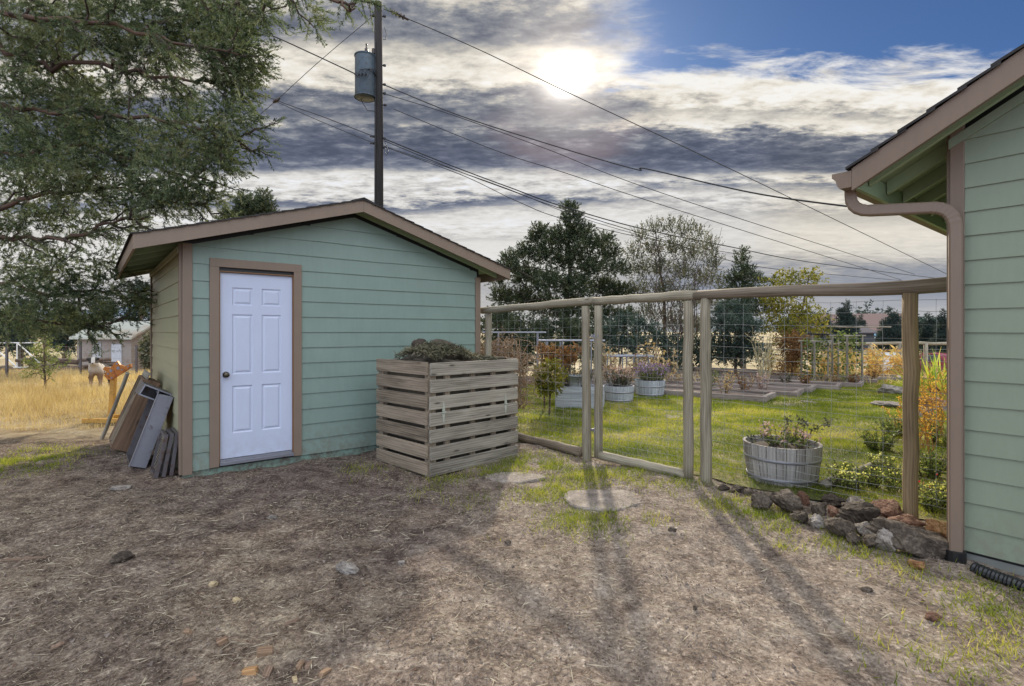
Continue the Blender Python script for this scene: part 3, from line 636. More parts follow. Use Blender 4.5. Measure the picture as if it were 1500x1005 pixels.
# timber edging under the left run
tl=np.array([.20,8.35,0]); tr=np.array([.86,7.0,0])
mb=MB(); knobby(mb,P0+[.35,-.35,.05],P1+[-.05,.12,.06],.055,.06,10,.006); o=obj('landscape_timber',mb,M['wood_warm'],loc=P0,smooth=True); tag(o,'round brown landscape timber on the ground under the fence beside the compost bin','timber')
a=G(1207,716); b=G(1292,682)
mb=MB(); knobby(mb,a+[0,0,.04],b+[0,0,.04],.045,.045,10,.004); o=obj('landscape_timber',mb,M['wood_grey'],loc=a,smooth=True); tag(o,'pale log edging between the lawn and the flower bed','timber')
# ================================================================== compost bin
BC=np.array([-.90,5.62,0]); BC=G(629,699); BR=unit(np.array([.70,.714,0])); BL=unit(np.array([-.714,.70,0]))
bin_=thing('compost_bin','slatted weathered wood compost bin standing by the shed','compost bin',BC)
bw,bd,bh=1.34,1.02,1.215; nb_=7; hb=.143; gap=(bh-nb_*hb)/(nb_-1)
for sx_,sy_ in ((0,0),(1,0),(0,1),(1,1)):
    mb=MB(); mb.box(BC+BR*(.05+sx_*(bw-.10))+BL*(.05+sy_*(bd-.10))+ZZ*(.0+bh/2-.02),(BR,BL,ZZ),(.085,.085,bh+.0)); obj('corner_post',mb,M['wood_warm'],bin_)
def bboard(c,ax,sz,mat='wood_grey'):
    mb=MB(); tilt=random.uniform(-.004,.004); ax=[ax[0]+ZZ*tilt,ax[1],ax[2]]; mb.box(c,ax,sz); obj('board',mb,M[mat],bin_,bevel=.003)
for i in range(nb_):
    z=hb/2+i*(hb+gap)+.0
    bboard(BC+BR*(bw/2+random.uniform(-.006,.006))-BL*.012+ZZ*z,(BR,BL,ZZ),(bw,.028,hb-.004*random.random()))
    bboard(BC+BL*(bd/2+.012)-BR*.010+ZZ*(z+.012),(BL,BR,ZZ),(bd-.02,.028,hb-.006*random.random()),'wood_warm')
    bboard(BC+BR*bw/2+BL*(bd+.012)+ZZ*z,(BR,BL,ZZ),(bw,.028,hb)); bboard(BC+BL*bd/2+BR*(bw+.012)+ZZ*z,(BL,BR,ZZ),(bd-.03,.028,hb))
M['bleached']=plain('old_hinge',(.42,.43,.36),.6,.1,.3,30)
def thinge(q):
    mb=MB(); c=BC+BR*q-BL*.029+ZZ*.675; L=.115
    for sg in (1,-1):
        mb.poly([c+BR*.022+ZZ*sg*.012,c-BR*.022+ZZ*sg*.012,c-BR*.004+ZZ*sg*L,c+BR*.004+ZZ*sg*L][::1 if sg<0 else -1])
        mb.box(c+ZZ*sg*.05,(BR,BL,ZZ),(.016,.005,.08))
    mb.tube([c-BR*.03-BL*.004,c+BR*.03-BL*.004],.007,8); obj('strap_hinge',mb,M['bleached'],bin_)
thinge(.17); thinge(1.12)
for i,(sx_) in enumerate((.25,.62,.95)):
    mb=MB(); mb.box(BC+BR*sx_+BL*.02+ZZ*bh/2,(BR,BL,ZZ),(.07,.03,bh-.06)); obj('cleat',mb,M['wood_warm'],bin_)
# compost: lumpy pile filling the bin, stems on top
def lump(mb,c,rx,ry,rz,seed,nu=26,nv=16,amp=.3,lowcut=-1):
    nz=VN(seed); vs=[];fs=[]
    for j in range(nv+1):
        th=math.pi*j/nv
        for i in range(nu):
            ph=2*math.pi*i/nu; d=np.array([math.sin(th)*math.cos(ph),math.sin(th)*math.sin(ph),math.cos(th)])
            k=1+amp*(nz(d[0]*2+5,d[1]*2+d[2]*2.3+7)-.5)*2*.6+amp*.5*(nz(d[0]*5+d[2]*3+9,d[1]*5+4)-.5)
            vs.append(np.array(c)+d*k*np.array([rx,ry,rz]))
    for j in range(nv):
        for i in range(nu): fs.append((j*nu+i,j*nu+(i+1)%nu,(j+1)*nu+(i+1)%nu,(j+1)*nu+i))
    mb.add(vs,fs)
M['compost']=plain('compost',(.075,.06,.042),.95,0,.5,18)
cc0=BC+BR*bw/2+BL*bd/2
mb=MB(); mb.box(cc0+ZZ*.58,(BR,BL,ZZ),(bw-.14,bd-.14,1.12)); lump(mb,cc0+BR*-.16+BL*.0+ZZ*1.17,.44,.36,.13,5,40,22,.7); lump(mb,cc0+BR*-.14+BL*.04+ZZ*1.25,.30,.24,.15,8,40,22,.8); lump(mb,cc0+BR*.28+ZZ*1.15,.36,.33,.11,9,36,18,.8)
cp_=obj('compost_pile',mb,M['compost'],loc=cc0,smooth=True); tag(cp_,'dark heap of rotting stems and soil heaped up in the slatted bin','compost heap')
mb=MB(); n=8000; p=np.array(cc0)+BR*RNG.uniform(-.52,.5,(n,1))+BL*RNG.uniform(-.38,.38,(n,1))
rr=np.sqrt(((p-(cc0+BR*-.2))**2)[:,:2].sum(1)); p[:,2]=1.20+np.clip(.205*np.cos(np.clip(rr/.55,0,1)*1.5),0,1)+RNG.uniform(-.03,.02,n)
d=rvec(n); d[:,2]*=.5; leaves(mb,p,d,RNG.uniform(.02,.09,n),RNG.uniform(.003,.014,n)); obj('stems',mb,leafmat('compost_bits',[(.03,.026,.014),(.08,.08,.045),(.19,.17,.11),(.38,.33,.23)],.1),cp_)
mb=MB(); lump(mb,W(614,510,6.35),.105,.10,.115,15,24,16,.35); o=obj('root_ball',mb,plain('root_ball_mat',(.05,.036,.026),.95,0,.6,40),loc=W(614,510,6.35),smooth=True); tag(o,'round dark root clod sitting on the compost heap','root ball')
# ================================================================== rocks
def rockmat(name,cols,sc=5):
    m,t,b=newmat(name); P=t.n('ShaderNodeTexCoord').outputs['Object']; oi=t.n('ShaderNodeObjectInfo').outputs['Random']
    v=t.n('ShaderNodeVectorMath',operation='ADD'); t.L.new(P,v.inputs[0]); cb=t.n('ShaderNodeCombineXYZ'); t.L.new(t.m('MULTIPLY',oi,90),cb.inputs[0]); t.L.new(cb.outputs[0],v.inputs[1]); P=v.outputs[0]
    n1=t.noise(P,sc,7,.68); n2=t.noise(P,sc*7,5,.65); f=t.m('ADD',t.m('MULTIPLY',n1,.65),t.m('MULTIPLY',n2,.35))
    c=t.ramp(f,[(.36,cols[0]),(.5,cols[1]),(.62,cols[2])])
    pit=t.n('ShaderNodeTexVoronoi'); t.L.new(P,pit.inputs[0]); pit.inputs['Scale'].default_value=sc*9
    c=t.mix(t.m('MULTIPLY',t.ramp(pit.outputs[0],[(.15,1),(.35,0)]),.55),c,tuple(x*.4 for x in cols[0]))
    t.L.new(c,b.inputs['Base Color']); b.inputs['Roughness'].default_value=.9; bump(t,b,t.m('ADD',f,t.m('MULTIPLY',pit.outputs[0],.25)),.9,.02); return m
M['rock_d']=rockmat('dark_lava_rock',[(.022,.016,.011),(.068,.050,.036),(.17,.135,.105)])
M['rock_g']=rockmat('grey_tan_rock',[(.11,.095,.085),(.22,.19,.165),(.38,.34,.30)])
M['rock_r']=rockmat('rusty_rock',[(.08,.04,.028),(.19,.095,.06),(.33,.20,.13)])
M['rock_o']=rockmat('orange_rock',[(.16,.07,.03),(.36,.19,.085),(.52,.33,.18)])
import mathutils
def rock(name,c,size,seed,mat,label,cat='rock',group=None,rot=0,tilt=0):
    r=random.Random(seed); bm=__import__('bmesh').new(); import bmesh
    bmesh.ops.create_icosphere(bm,subdivisions=4,radius=1)
    nz=VN(seed); planes=[(Vector((r.gauss(0,1),r.gauss(0,1),r.gauss(0,.8))).normalized(),r.uniform(.52,.84)) for _ in range(11)]
    for v in bm.verts:
        d=v.co.normalized(); k=1.0
        for pn,pd in planes:
            dd=d.dot(pn)
            if dd>1e-3: k=min(k,pd/dd)
        k*=1+.26*(float(nz(d.x*2.2+5,d.y*2.2+d.z*2+9))-.5)+.22*(float(nz(d.x*6+d.z*5+5,d.y*6+9))-.5)+.12*(float(nz(d.x*15+d.z*11+5,d.y*15+9))-.5)
        v.co=d*k
    bmesh.ops.transform(bm,matrix=Matrix.Diagonal((size[0],size[1],size[2],1)),verts=bm.verts)
    bmesh.ops.transform(bm,matrix=Matrix.Rotation(tilt,4,'Y'),verts=bm.verts)
    bmesh.ops.transform(bm,matrix=Matrix.Rotation(rot,4,'Z'),verts=bm.verts)
    me=bpy.data.meshes.new(name); bm.to_mesh(me); bm.free(); me.polygons.foreach_set('use_smooth',[True]*len(me.polygons))
    try: me.set_sharp_from_angle(angle=math.radians(22))
    except Exception: pass
    o=bpy.data.objects.new(name,me); COL.objects.link(o); o.location=[float(x) for x in c]; me.materials.append(M[mat]); tag(o,label,cat,group); return o
WG='rocks piled in the low wall below the fence'
RK=[(1114,735,32,26,'rock_d','dark mossy rock left of the big black rock by the barrel','rock_d',0),
(1152,736,54,34,'','big dark angular rock directly below the near barrel planter','rock_d',0),
(1176,733,18,20,'','small reddish rock between the big dark rock and the pile','rock_r',0),
(1198,747,30,24,'','dark lumpy rock at the left end of the pile','rock_d',0),
(1173,760,28,20,'','low dark rock in grass at the left foot of the pile','rock_d',0),
(1196,767,27,22,'','grey speckled rock at the front left of the pile','rock_g',0),
(1223,754,28,22,'','small tan brown rock wedged in the left half of the pile','rock_r',0),
(1219,735,38,20,'','flat dark slab at the back of the pile beside the log edging','rock_d',0),
(1252,742,38,18,'','light grey flat rock at the back of the pile below the flowers','rock_g',0),
(1259,759,58,36,'','large dark brown pointed rock in the middle of the pile','rock_d',0),
(1297,752,52,32,'','long striped tan and brown rock left of the thick end post','rock_r',0),
(1228,777,42,28,'','dark rough rock in the front row left of the pale stone','rock_d',0),
(1267,779,34,24,'','pale grey tan rock in the front row under the pointed rock','rock_g',0),
(1250,791,24,16,'','small dark stone lowest in the front of the pile','rock_d',0),
(1276,795,34,22,'','purplish brown rock left of the upright pale stone','rock_d',0),
(1299,795,32,36,'','upright pale tan stone leaning on the largest rock','rock_g',0),
(1333,795,98,46,'','largest rock of the wall, a long brown block near the downspout','rock_d',.18),
(1330,769,52,26,'','reddish brown rock at the foot of the thick end post','rock_r',0),
(1375,778,36,32,'','orange brown striped rock against the downspout','rock_o',0),
(1343,830,30,14,'','small rusty stone in the grass in front of the largest rock','rock_o',0)]
for i,(px,py,w,h,_,lab,mt,tilt) in enumerate(RK):
    Dg=CAMZ*F/(py+h/2-HY); sc=Dg/F; c=W(px,py,Dg); rx=w*sc/2; rz=h*sc/2
    ry=max(rx,rz)*.9 if w<80 else rx*.55
    c[2]=max(c[2],rz*.55); c[1]+=ry*.5; c[0]*=(c[1])/(c[1]-ry*.5)
    rock('wall_rock',c,(rx*1.04,ry*1.06,rz*1.12),100+i,mt,lab,'rock',WG,rot=random.uniform(-.2,.2)-.25,tilt=tilt)
for i,(px,py,w,h,lab) in enumerate([(1082,718,26,12,'low dark stone in the grass nearest the gate post'),(1100,722,20,12,'second dark stone in the row leading from the gate post'),(1062,716,16,8,'tiny dark stone beside the foot of the gate post')]):
    c=G(px,py+h/2); s=c[1]/F; rock('edging_stone',(c[0],c[1]+.04,.02),(w*s*.6,w*s*.5,h*s*.7),160+i,'rock_d',lab,'rock')
# loose stones and wood blocks in the yard
YS=[(180,825,34,16,'rock_d','dark flat stone alone in the straw on the left'),(508,843,34,18,'rock_g','brownish flat stone at the middle left of the yard'),(589,829,12,8,'rock_g','white pebble left of the middle of the yard'),(400,760,14,9,'rock_g','tan pebble in the straw below the white door'),(1270,866,16,10,'rock_d','small dark pebble in the dirt below the rock wall'),(1366,905,24,16,'rock_r','brown stone in the dirt at lower right'),(286,690,22,10,'rock_g','pale stone at the foot of the shed corner'),(1018,892,9,7,'rock_d','dark pebble in the bare dirt right of the middle'),(985,780,12,9,'rock_d','small dark clod below the gate'),(744,797,12,9,'rock_d','round dark pebble in the bare dirt below the bin')]
for i,(px,py,w,h,mt,lab) in enumerate(YS):
    c=G(px,py); s=c[1]/F; rock('yard_stone',(c[0],c[1],gz(c)+h*s*.25),(w*s*.5,w*s*.4,h*s*.55),200+i,mt,lab,'stone')
M['chipw']=wood('cut_wood',(.14,.08,.05),(.36,.24,.15),1.4); M['chipg']=wood('old_cut_wood',(.10,.065,.045),(.30,.20,.14),2.0)
WC=[(278,994,20,14,'red brown wood block at the bottom edge left of the others'),(326,942,16,12,'small reddish wood block alone in the chips'),(367,980,24,15,'bright orange brown wood block in the bottom group'),(393,983,22,13,'tan wood block right of the bright orange one'),(388,958,24,14,'brown wood block above the bottom pair'),(440,972,14,14,'upright split wood block at the left of a touching pair'),(452,970,14,10,'small wood block at the right of a touching pair'),(432,992,14,9,'pale yellow wood chip near the bottom edge'),(313,856,12,9,'light wood cube further back in the straw'),(346,880,14,8,'pale wood chip behind the loose blocks'),(275,926,14,9,'dark bark chunk left of the wood blocks'),(475,985,20,10,'long reddish wood sliver at the right of the blocks')]
for i,(px,py,w,h,lab) in enumerate(WC):
    c=G(px,py); s=c[1]/F; mb=MB(); a_=random.uniform(0,3); X1=np.array([math.cos(a_),math.sin(a_),random.uniform(-.2,.2)]); X1=unit(X1); X2=unit(np.cross(ZZ+rvec(1)[0]*.15,X1)); X3=np.cross(X1,X2)
    mb.box(c+ZZ*(gz(c)+h*s*.22),(X1,X2,X3),(w*s*.9,w*s*.5,h*s*.65)); v=mb.v; mb.v=[tuple(np.array(q)+RNG.normal(size=3)*.003) for q in v]
    o=obj('wood_block',mb,(M.setdefault('chipo',wood('bright_cut_wood',(.24,.11,.04),(.50,.29,.13),1.2)) if i==2 else M.setdefault('chipp',wood('pale_cut_wood',(.34,.25,.13),(.56,.44,.27),1.2)) if i in (7,8,9) else M['chipw' if i%3 else 'chipg']),loc=c,bevel=.003); tag(o,lab,'wood block','cut wood scraps on the ground')
for (px,py,px2,py2,lab) in [(2,822,68,818,'dark reddish stick lying at the left edge'),(75,948,95,940,'grey weathered wood sliver in the straw'),(418,922,438,914,'pale grey wood sliver near the middle left')]:
    a=G(px,py);b=G(px2,py2); mb=MB(); mb.tube(curve(a+ZZ*(gz(a)+.012),b+ZZ*(gz(b)+.012),0,5,.002),[.010,.012,.012,.012,.010,.006],7); o=obj('stick',mb,M['chipg'],loc=a); tag(o,lab,'stick')
# stepping stones
M['flag']=rockmat('flagstone',[(.12,.095,.08),(.24,.20,.17),(.38,.325,.275)],5)
def flag(px,py,w,h,lab,seed,th=.026):
    a=G(px,py-h/2); b=G(px,py+h/2); c=G(px,py); rx=w*c[1]/F/2; ry=(a[1]-b[1])/2; cy=(a[1]+b[1])/2; n=26; r=random.Random(seed); nz=VN(seed)
    c=np.array([(px-CX)/F*cy,cy,0]); z=gz(c)
    ring=[]
    for k in range(n):
        t_=2*math.pi*k/n; q=1+.34*(float(nz(math.cos(t_)*1.6+4,math.sin(t_)*1.6+6))-.5); ring.append((math.cos(t_)*rx*q,math.sin(t_)*ry*q))
    mb=MB(); top=[(c[0]+x*.97,c[1]+y*.97,z+th+.004*r.uniform(-1,1)) for x,y in ring]; bt=[(c[0]+x,c[1]+y,z-.03) for x,y in ring]; md=[(c[0]+x,c[1]+y,z+th-.012) for x,y in ring]
    ctr=(c[0],c[1],z+th+.006); vs=top+md+bt+[ctr]; fs=[(k,(k+1)%n,3*n) for k in range(n)]+[(n+k,n+(k+1)%n,(k+1)%n,k) for k in range(n)]+[(2*n+k,2*n+(k+1)%n,n+(k+1)%n,n+k) for k in range(n)]
    mb.add(vs,fs); o=obj('stepping_stone',mb,M['flag'],loc=(c[0],c[1],z)); tag(o,lab,'stepping stone','flat stepping stones'); return o
flag(886,733,118,30,'large round stepping stone in the dirt before the gate',3)
flag(755,701,92,15,'sandy stepping stone in grass right of the compost bin',4,.020)
flag(914,602,30,5,'small stepping stone on the lawn seen through the gate, below the barrels',5,.02); flag(984,612,22,6,'pale stepping stone on the lawn at the right side of the gate opening',6,.02)
flag(1184,590,20,4,'little flagstone on the lawn by the raised bed corner',7,.03); flag(1160,594,28,4,'long flagstone on the lawn in front of the raised beds',8,.02); flag(1212,586,24,4,'flagstone at the far edge of the lawn right of the beds',9,.02)
# ================================================================== half-barrel planters
M['barrel']=wood('barrel_staves',(.20,.18,.165),(.42,.40,.375),.8,.85,False,bstr=.3); M['barrel2']=wood('pale_barrel',(.26,.28,.31),(.46,.48,.51),.8,.85,False,bstr=.3)
M['soil']=plain('potting_soil',(.05,.035,.025),.95,0,.4,20)
M['hoop']=plain('hoop',(.26,.26,.28),.5,.5)
def barrel(c,R,Hh,label,mat='barrel',sx=1.0):
    t_=thing('barrel_planter',label,'planter',c,'half barrel planters')
    n=26
    body=MB()
    for k in range(n):                     # staves
        a0=2*math.pi*(k+.03)/n; a1=2*math.pi*(k+.97)/n; o=random.random()*20; ro=random.uniform(-.002,.003)
        P=[]
        for z,rr in ((0,.86),(.35,.93),(.7,.98),(1,1.0)):
            for a_ in (a0,a1):
                P.append((c[0]+(R*rr+ro)*math.cos(a_)*sx,c[1]+(R*rr+ro)*math.sin(a_),c[2]+z*Hh)); P.append((c[0]+(R*rr-.025)*math.cos(a_)*sx,c[1]+(R*rr-.025)*math.sin(a_),c[2]+z*Hh))
        fs=[];uv=[]
        for i in range(3):
            b0=i*4; fs+=[(b0,b0+2,b0+6,b0+4),(b0+1,b0+5,b0+7,b0+3)]; u0,u1=o+i*.13,o+i*.13+.13; uv+=[[(u0,o),(u0,o+.08),(u1,o+.08),(u1,o)]]*2
        fs.append((12,14,15,13)); uv.append([(o,o),(o+.01,o+.07),(o+.02,o+.07),(o+.02,o)])
        body.add(P,fs,uv)
    obj('barrel_body',body,M[mat],t_,smooth=False)
    for z in (.12,.60):
        h=MB(); rr=.86+.14*z+.02; h.lathe((c[0],c[1],c[2]+z*Hh),[(R*rr,0),(R*rr+.006,.002),(R*(rr+.012)+.004,.032),(R*(rr+.012)-.004,.034)],40,sx); obj('hoop',h,M['hoop'],t_,smooth=True)
    s=MB(); s.lathe((c[0],c[1],c[2]+Hh*.86),[(R*.97-.02,-.01),(R*.6,.02),(.01,.03)],24,sx); obj('soil',s,M['soil'],t_,smooth=True)
    return t_
BG=W(1145,724,5.42); bcen=np.array([2.80,5.50,0]); bcen=np.array([(1145-CX)/F*5.50,5.50,.0])
B1=barrel(bcen,.372,.40,'nearest barrel planter, by itself on the lawn edge behind the rock wall')
c2=G(911,592)+[0,.32,0]; B2=barrel(c2,.335,.37,'barrel planter in the middle of the gate opening, in front of a twin','barrel2')
c3=G(952,583)+[0,.30,0]; c3[0]=(952-CX)/F*c3[1]; B3=barrel(c3,.36,.40,'barrel planter with purple flowers, half hidden behind another','barrel2')
c4=G(846,600)+[0,.36,0]; c4[0]=(850-CX)/F*c4[1]; B4=thing('box_planter','straight sided grey box planter seen between the fence posts left of the gate','planter',c4)
q1=unit(np.array([.97,-.22,0])); q2=np.array([.22,.97,0]); bW,bD,bH=.96,.55,.44
for k in range(3):
    for s_ in (-1,1):
        mb=MB(); mb.box(c4+q2*s_*bD/2+ZZ*(.075+k*.147),(q1,q2,ZZ),(bW,.03,.143)); obj('side_board',mb,M['barrel2'],B4,bevel=.004)
        mb=MB(); mb.box(c4+q1*s_*(bW/2-.016)+ZZ*(.075+k*.147),(q2,q1,ZZ),(bD-.031,.03,.143)); obj('end_board',mb,M['barrel2'],B4,bevel=.004)
mb=MB(); mb.box(c4+ZZ*.36,(q1,q2,ZZ),(bW-.07,bD-.04,.06)); obj('soil',mb,M['soil'],B4)
mb=MB(); pc=c4+[-.12,-.1,.44]; mb.lathe(pc,[(.12,-.05),(.15,.20),(.165,.20),(.165,.225),(.14,.225),(.12,.1)],20); o=obj('flower_pot',mb,plain('grey_pot',(.30,.32,.33),.6),loc=pc,smooth=True); tag(o,'round grey pot standing in the box planter','pot')
# ================================================================== things leaning on the shed side
def Lf(s,n,z): return A+V*s-U*n+ZZ*z
def frame(s0,n0,n1,z1,L):               # leaning frame: foot at n0, top touching n1 at height z1
    foot=Lf(s0,n0,.02); top=Lf(s0,n1,z1); up=unit(top-foot); out=unit(np.cross(V,up)); 
    if np.dot(out,-U)<0: out=-out
    return foot,up,out
def pbox(foot,up,out,s,n,l,ds,dn,dl):   # box with lower corner offsets in the leaning frame
    return foot+V*(s+ds/2)+out*(n+dn/2)+up*(l+dl/2),(up,V,out),(dl,ds,dn)
# grated shelf stack, nearest
for j,(nf,zt,s0,lab) in enumerate([(.07,.42,.0,'innermost of the three slatted grates, flat against the shed side'),(.14,.42,-.01,'middle one of the three slatted grates'),(.21,.43,-.03,'outermost of the three slatted grates, showing its louvres')]):
    ft,up,out=frame(.10+s0,nf,.02+j*.05,zt,.5); g_=thing('slatted_grate',lab,'grate',ft,'slatted grates stacked against the shed')
    L=.45; wv=.42; fr=MB()
    for q in (0,wv-.03): fr.box(*pbox(ft,up,out,q,0,0,.03,.035,L))
    for q in (0,L-.03): fr.box(*pbox(ft,up,out,.03,0.001,q,wv-.06,.033,.03))
    obj('frame',fr,M['darkmetal'],g_)
    for k in range(15):
        sl_=MB(); c_,ax,sz=pbox(ft,up,out,.03,.006,.035+k*.026,wv-.06,.004,.022); t_=.6; u2=up*math.cos(t_)+out*math.sin(t_); o2=out*math.cos(t_)-up*math.sin(t_)
        sl_.box(c_,(u2,V,o2),sz); obj('slat',sl_,M['wood_grey'] if j==2 else M['darkmetal'],g_)
# metal tray
ft,up,out=frame(.66,.27,.02,.76,.9); L=.82; wv=.66; dn=.155
mt_=thing('metal_tray','deep grey metal tray leaning on its end against the shed side','tray',ft)
b_=MB(); b_.box(*pbox(ft,up,out,0,0,0,wv,.02,L)); obj('tray_bottom',b_,M['darkmetal'],mt_)
b_=MB(); b_.box(*pbox(ft,up,out,-.012,.0,0.0,.012,dn,L)); obj('tray_side',b_,M['galv'],mt_,label='smooth grey near side of the tray')
b_=MB(); b_.box(*pbox(ft,up,out,wv,.0,0.0,.012,dn,L)); b_.box(*pbox(ft,up,out,0,.021,-.0,wv,dn-.02,.012)); b_.box(*pbox(ft,up,out,0,.021,L-.012,wv,dn-.021,.012)); obj('tray_wall',b_,M['darkmetal'],mt_)
b_=MB(); b_.box(*pbox(ft,up,out,-.03,dn,-.008,.035,.008,L+.016)); b_.box(*pbox(ft,up,out,-.03,dn,L,wv+.05,.008,.03)); obj('rim',b_,M['galv'],mt_)
for k in range(3):
    b_=MB(); b_.box(*pbox(ft,up,out,.01,.022,.15+k*.25,wv-.02,.02,.02)); obj('rib',b_,M['darkmetal'],mt_)
# small metal box perched behind the tray top
ft2=Lf(.80,.17,.83); up2=unit(-U*.20+ZZ*-.33+V*.0); bx_=thing('metal_box','small dark rectangular duct box resting on the upper end of the tray','box',ft2)
ax=(unit(-U*.85+ZZ*.45),V,unit(U*.45+ZZ*.85)); mb=MB()
for (o1,o2,s1,s2) in ((0,.065,.34,.006),(0,-.065,.34,.006)): mb.box(ft2+ax[0]*0+ax[2]*o2+V*.2,ax,(.30,.5,.006))
for o1 in (-.147,.147): mb.box(ft2+ax[0]*o1+V*.2,ax,(.006,.5,.124))
mb.box(ft2+V*.2,ax,(.285,.006,.122)); obj('box_shell',mb,M['darkmetal'],bx_)
mb=MB()
for (o0,o2,a_,b2) in ((0,.058,.30,.016),(0,-.058,.30,.016),(.142,0,.016,.10),(-.142,0,.016,.10)): mb.box(ft2+ax[0]*o0+ax[2]*o2-V*.054,ax,(a_,.01,b2))
obj('end_frame',mb,M['galv'],bx_)
# timber crate with its open slatted face outward
ft,up,out=frame(1.72,.37,.06,.80,1.0); L=.92; wv=.80; dn=.20
cr=thing('wooden_crate','shallow brown wooden crate leaning on its end beside the metal tray','crate',ft)
for nm,args in (('side_plank',(0,0,0,.032,dn,L)),('side_plank',(wv-.032,0,0,.032,dn,L)),('end_plank',(.033,.002,0,wv-.066,dn-.004,.03)),('end_plank',(.033,.002,L-.03,wv-.066,dn-.004,.03))):
    b_=MB(); b_.box(*pbox(ft,up,out,*args)); obj(nm,b_,M['crate_side'] if 'crate_side' in M else M.setdefault('crate_side',wood('crate_plank',(.085,.05,.03),(.21,.125,.075),.5)),cr,bevel=.003)
for k in range(5):
    b_=MB(); b_.box(*pbox(ft,up,out,.02,dn-.05,.035+k*.20,wv-.04,.02,.172)); obj('slat_board',b_,M['wood_grey'],cr,bevel=.002)
for k in (.2,.5):
    b_=MB(); b_.box(*pbox(ft,up,out,k,dn-.025,.02,.035,.03,L-.04)); obj('batten',b_,M['wood_warm'],cr)
a=Lf(2.9,.62,.04); b=Lf(2.2,.36,1.0); mb=MB(); mb.tube(curve(a,b,0,6,.004),.024,8); o=obj('wooden_pole',mb,M['wood_grey'],loc=a); tag(o,'thin grey pole propped up over the leaning crate','pole')
mb=MB(); cwn=[]; s0=Lf(-.05,.42,.0)
rock('plastic_scrap',Lf(-.06,.52,.015),(.16,.07,.02),77,'rock_g','crumpled pale scrap lying in front of the slatted grates','scrap',rot=.3)
# ================================================================== orange engine stand
S0=G(150,621); bs=S0[1]
st=thing('engine_stand','orange steel stand with a drilled head plate on a yellow post','stand',S0)
pA=np.array([(122-CX)/F*8.75,8.75,.07]); pB=np.array([(192-CX)/F*8.75,8.75,.07])
mb=MB(); mb.box((pA+pB)/2,(np.array([1.,0,0]),np.array([0,1.,0]),ZZ),(pB[0]-pA[0],.07,.07)); obj('front_beam',mb,M['yellowpaint'],st,bevel=.004)
p2=np.array([(160-CX)/F*8.9,9.0,.07]); mb=MB(); d_=unit(np.array([.25,1,0])); mb.box(p2+d_*.45+ZZ*.02,(d_,np.cross(ZZ,d_),ZZ),(.95,.07,.07)); obj('leg_beam',mb,M['yellowpaint'],st)
mb=MB(); mb.box((pA*np.array([1,0,1])+np.array([.25,9.7,0])),(np.array([1.,0,0]),np.array([0,1.,0]),ZZ),(.6,.06,.07)); obj('rear_beam',mb,M['yellowpaint'],st)
pt_=W(163,612,9.15); pp=W(167,545,9.2); mb=MB(); mb.box((pt_+pp)/2,(unit(pp-pt_),np.array([0,1.,0]),unit(np.cross(pp-pt_,np.array([0,1.,0])))),(np.linalg.norm(pp-pt_)+.05,.07,.075)); obj('post',mb,M['yellowpaint'],st,bevel=.004)
pc=W(172,544,9.12); e1=unit(np.array([.92,0,.40])); e2=unit(np.cross(np.array([0,-1.,0]),e1)); e2=np.array([-.40,0,.92]); e3=np.array([0,-1.,0])
out_=[(x*.80,y*.82) for x,y in [(-.26,-.06),(-.20,-.12),(.16,-.07),(.33,-.035),(.34,.03),(.20,.03),(.12,.10),(.10,.20),(.02,.17),(-.10,.12),(-.20,.19),(-.26,.16),(-.20,.07),(-.29,.03)]]
mb=MB(); n=len(out_); f_=[pc+e1*x+e2*y+e3*.02 for x,y in out_]; k_=[q-e3*.04 for q in f_]; mb.add(f_+k_,[tuple(range(n)),tuple(range(2*n-1,n-1,-1))]+[(i,(i+1)%n,n+(i+1)%n,n+i) for i in range(n)]); hp_=obj('head_plate',mb,M['orange'],st)
mb=MB()
for x,y,r in ((-.15,.02,.018),(-.08,.05,.026),(.05,.04,.03),(.10,-.01,.015),(.22,-.005,.015),(-.12,-.07,.018),(.06,.12,.018)): mb.tube([pc+e1*x+e2*y+e3*.018,pc+e1*x+e2*y+e3*.028],r,10)
obj('bolt_hole',mb,M['galv'],hp_)
for x in (pA[0]+.03,pB[0]-.03):
    mb=MB(); mb.tube([(x-.02,8.75,.035),(x+.02,8.75,.035)],.035,12); obj('caster',mb,M['black'],st)
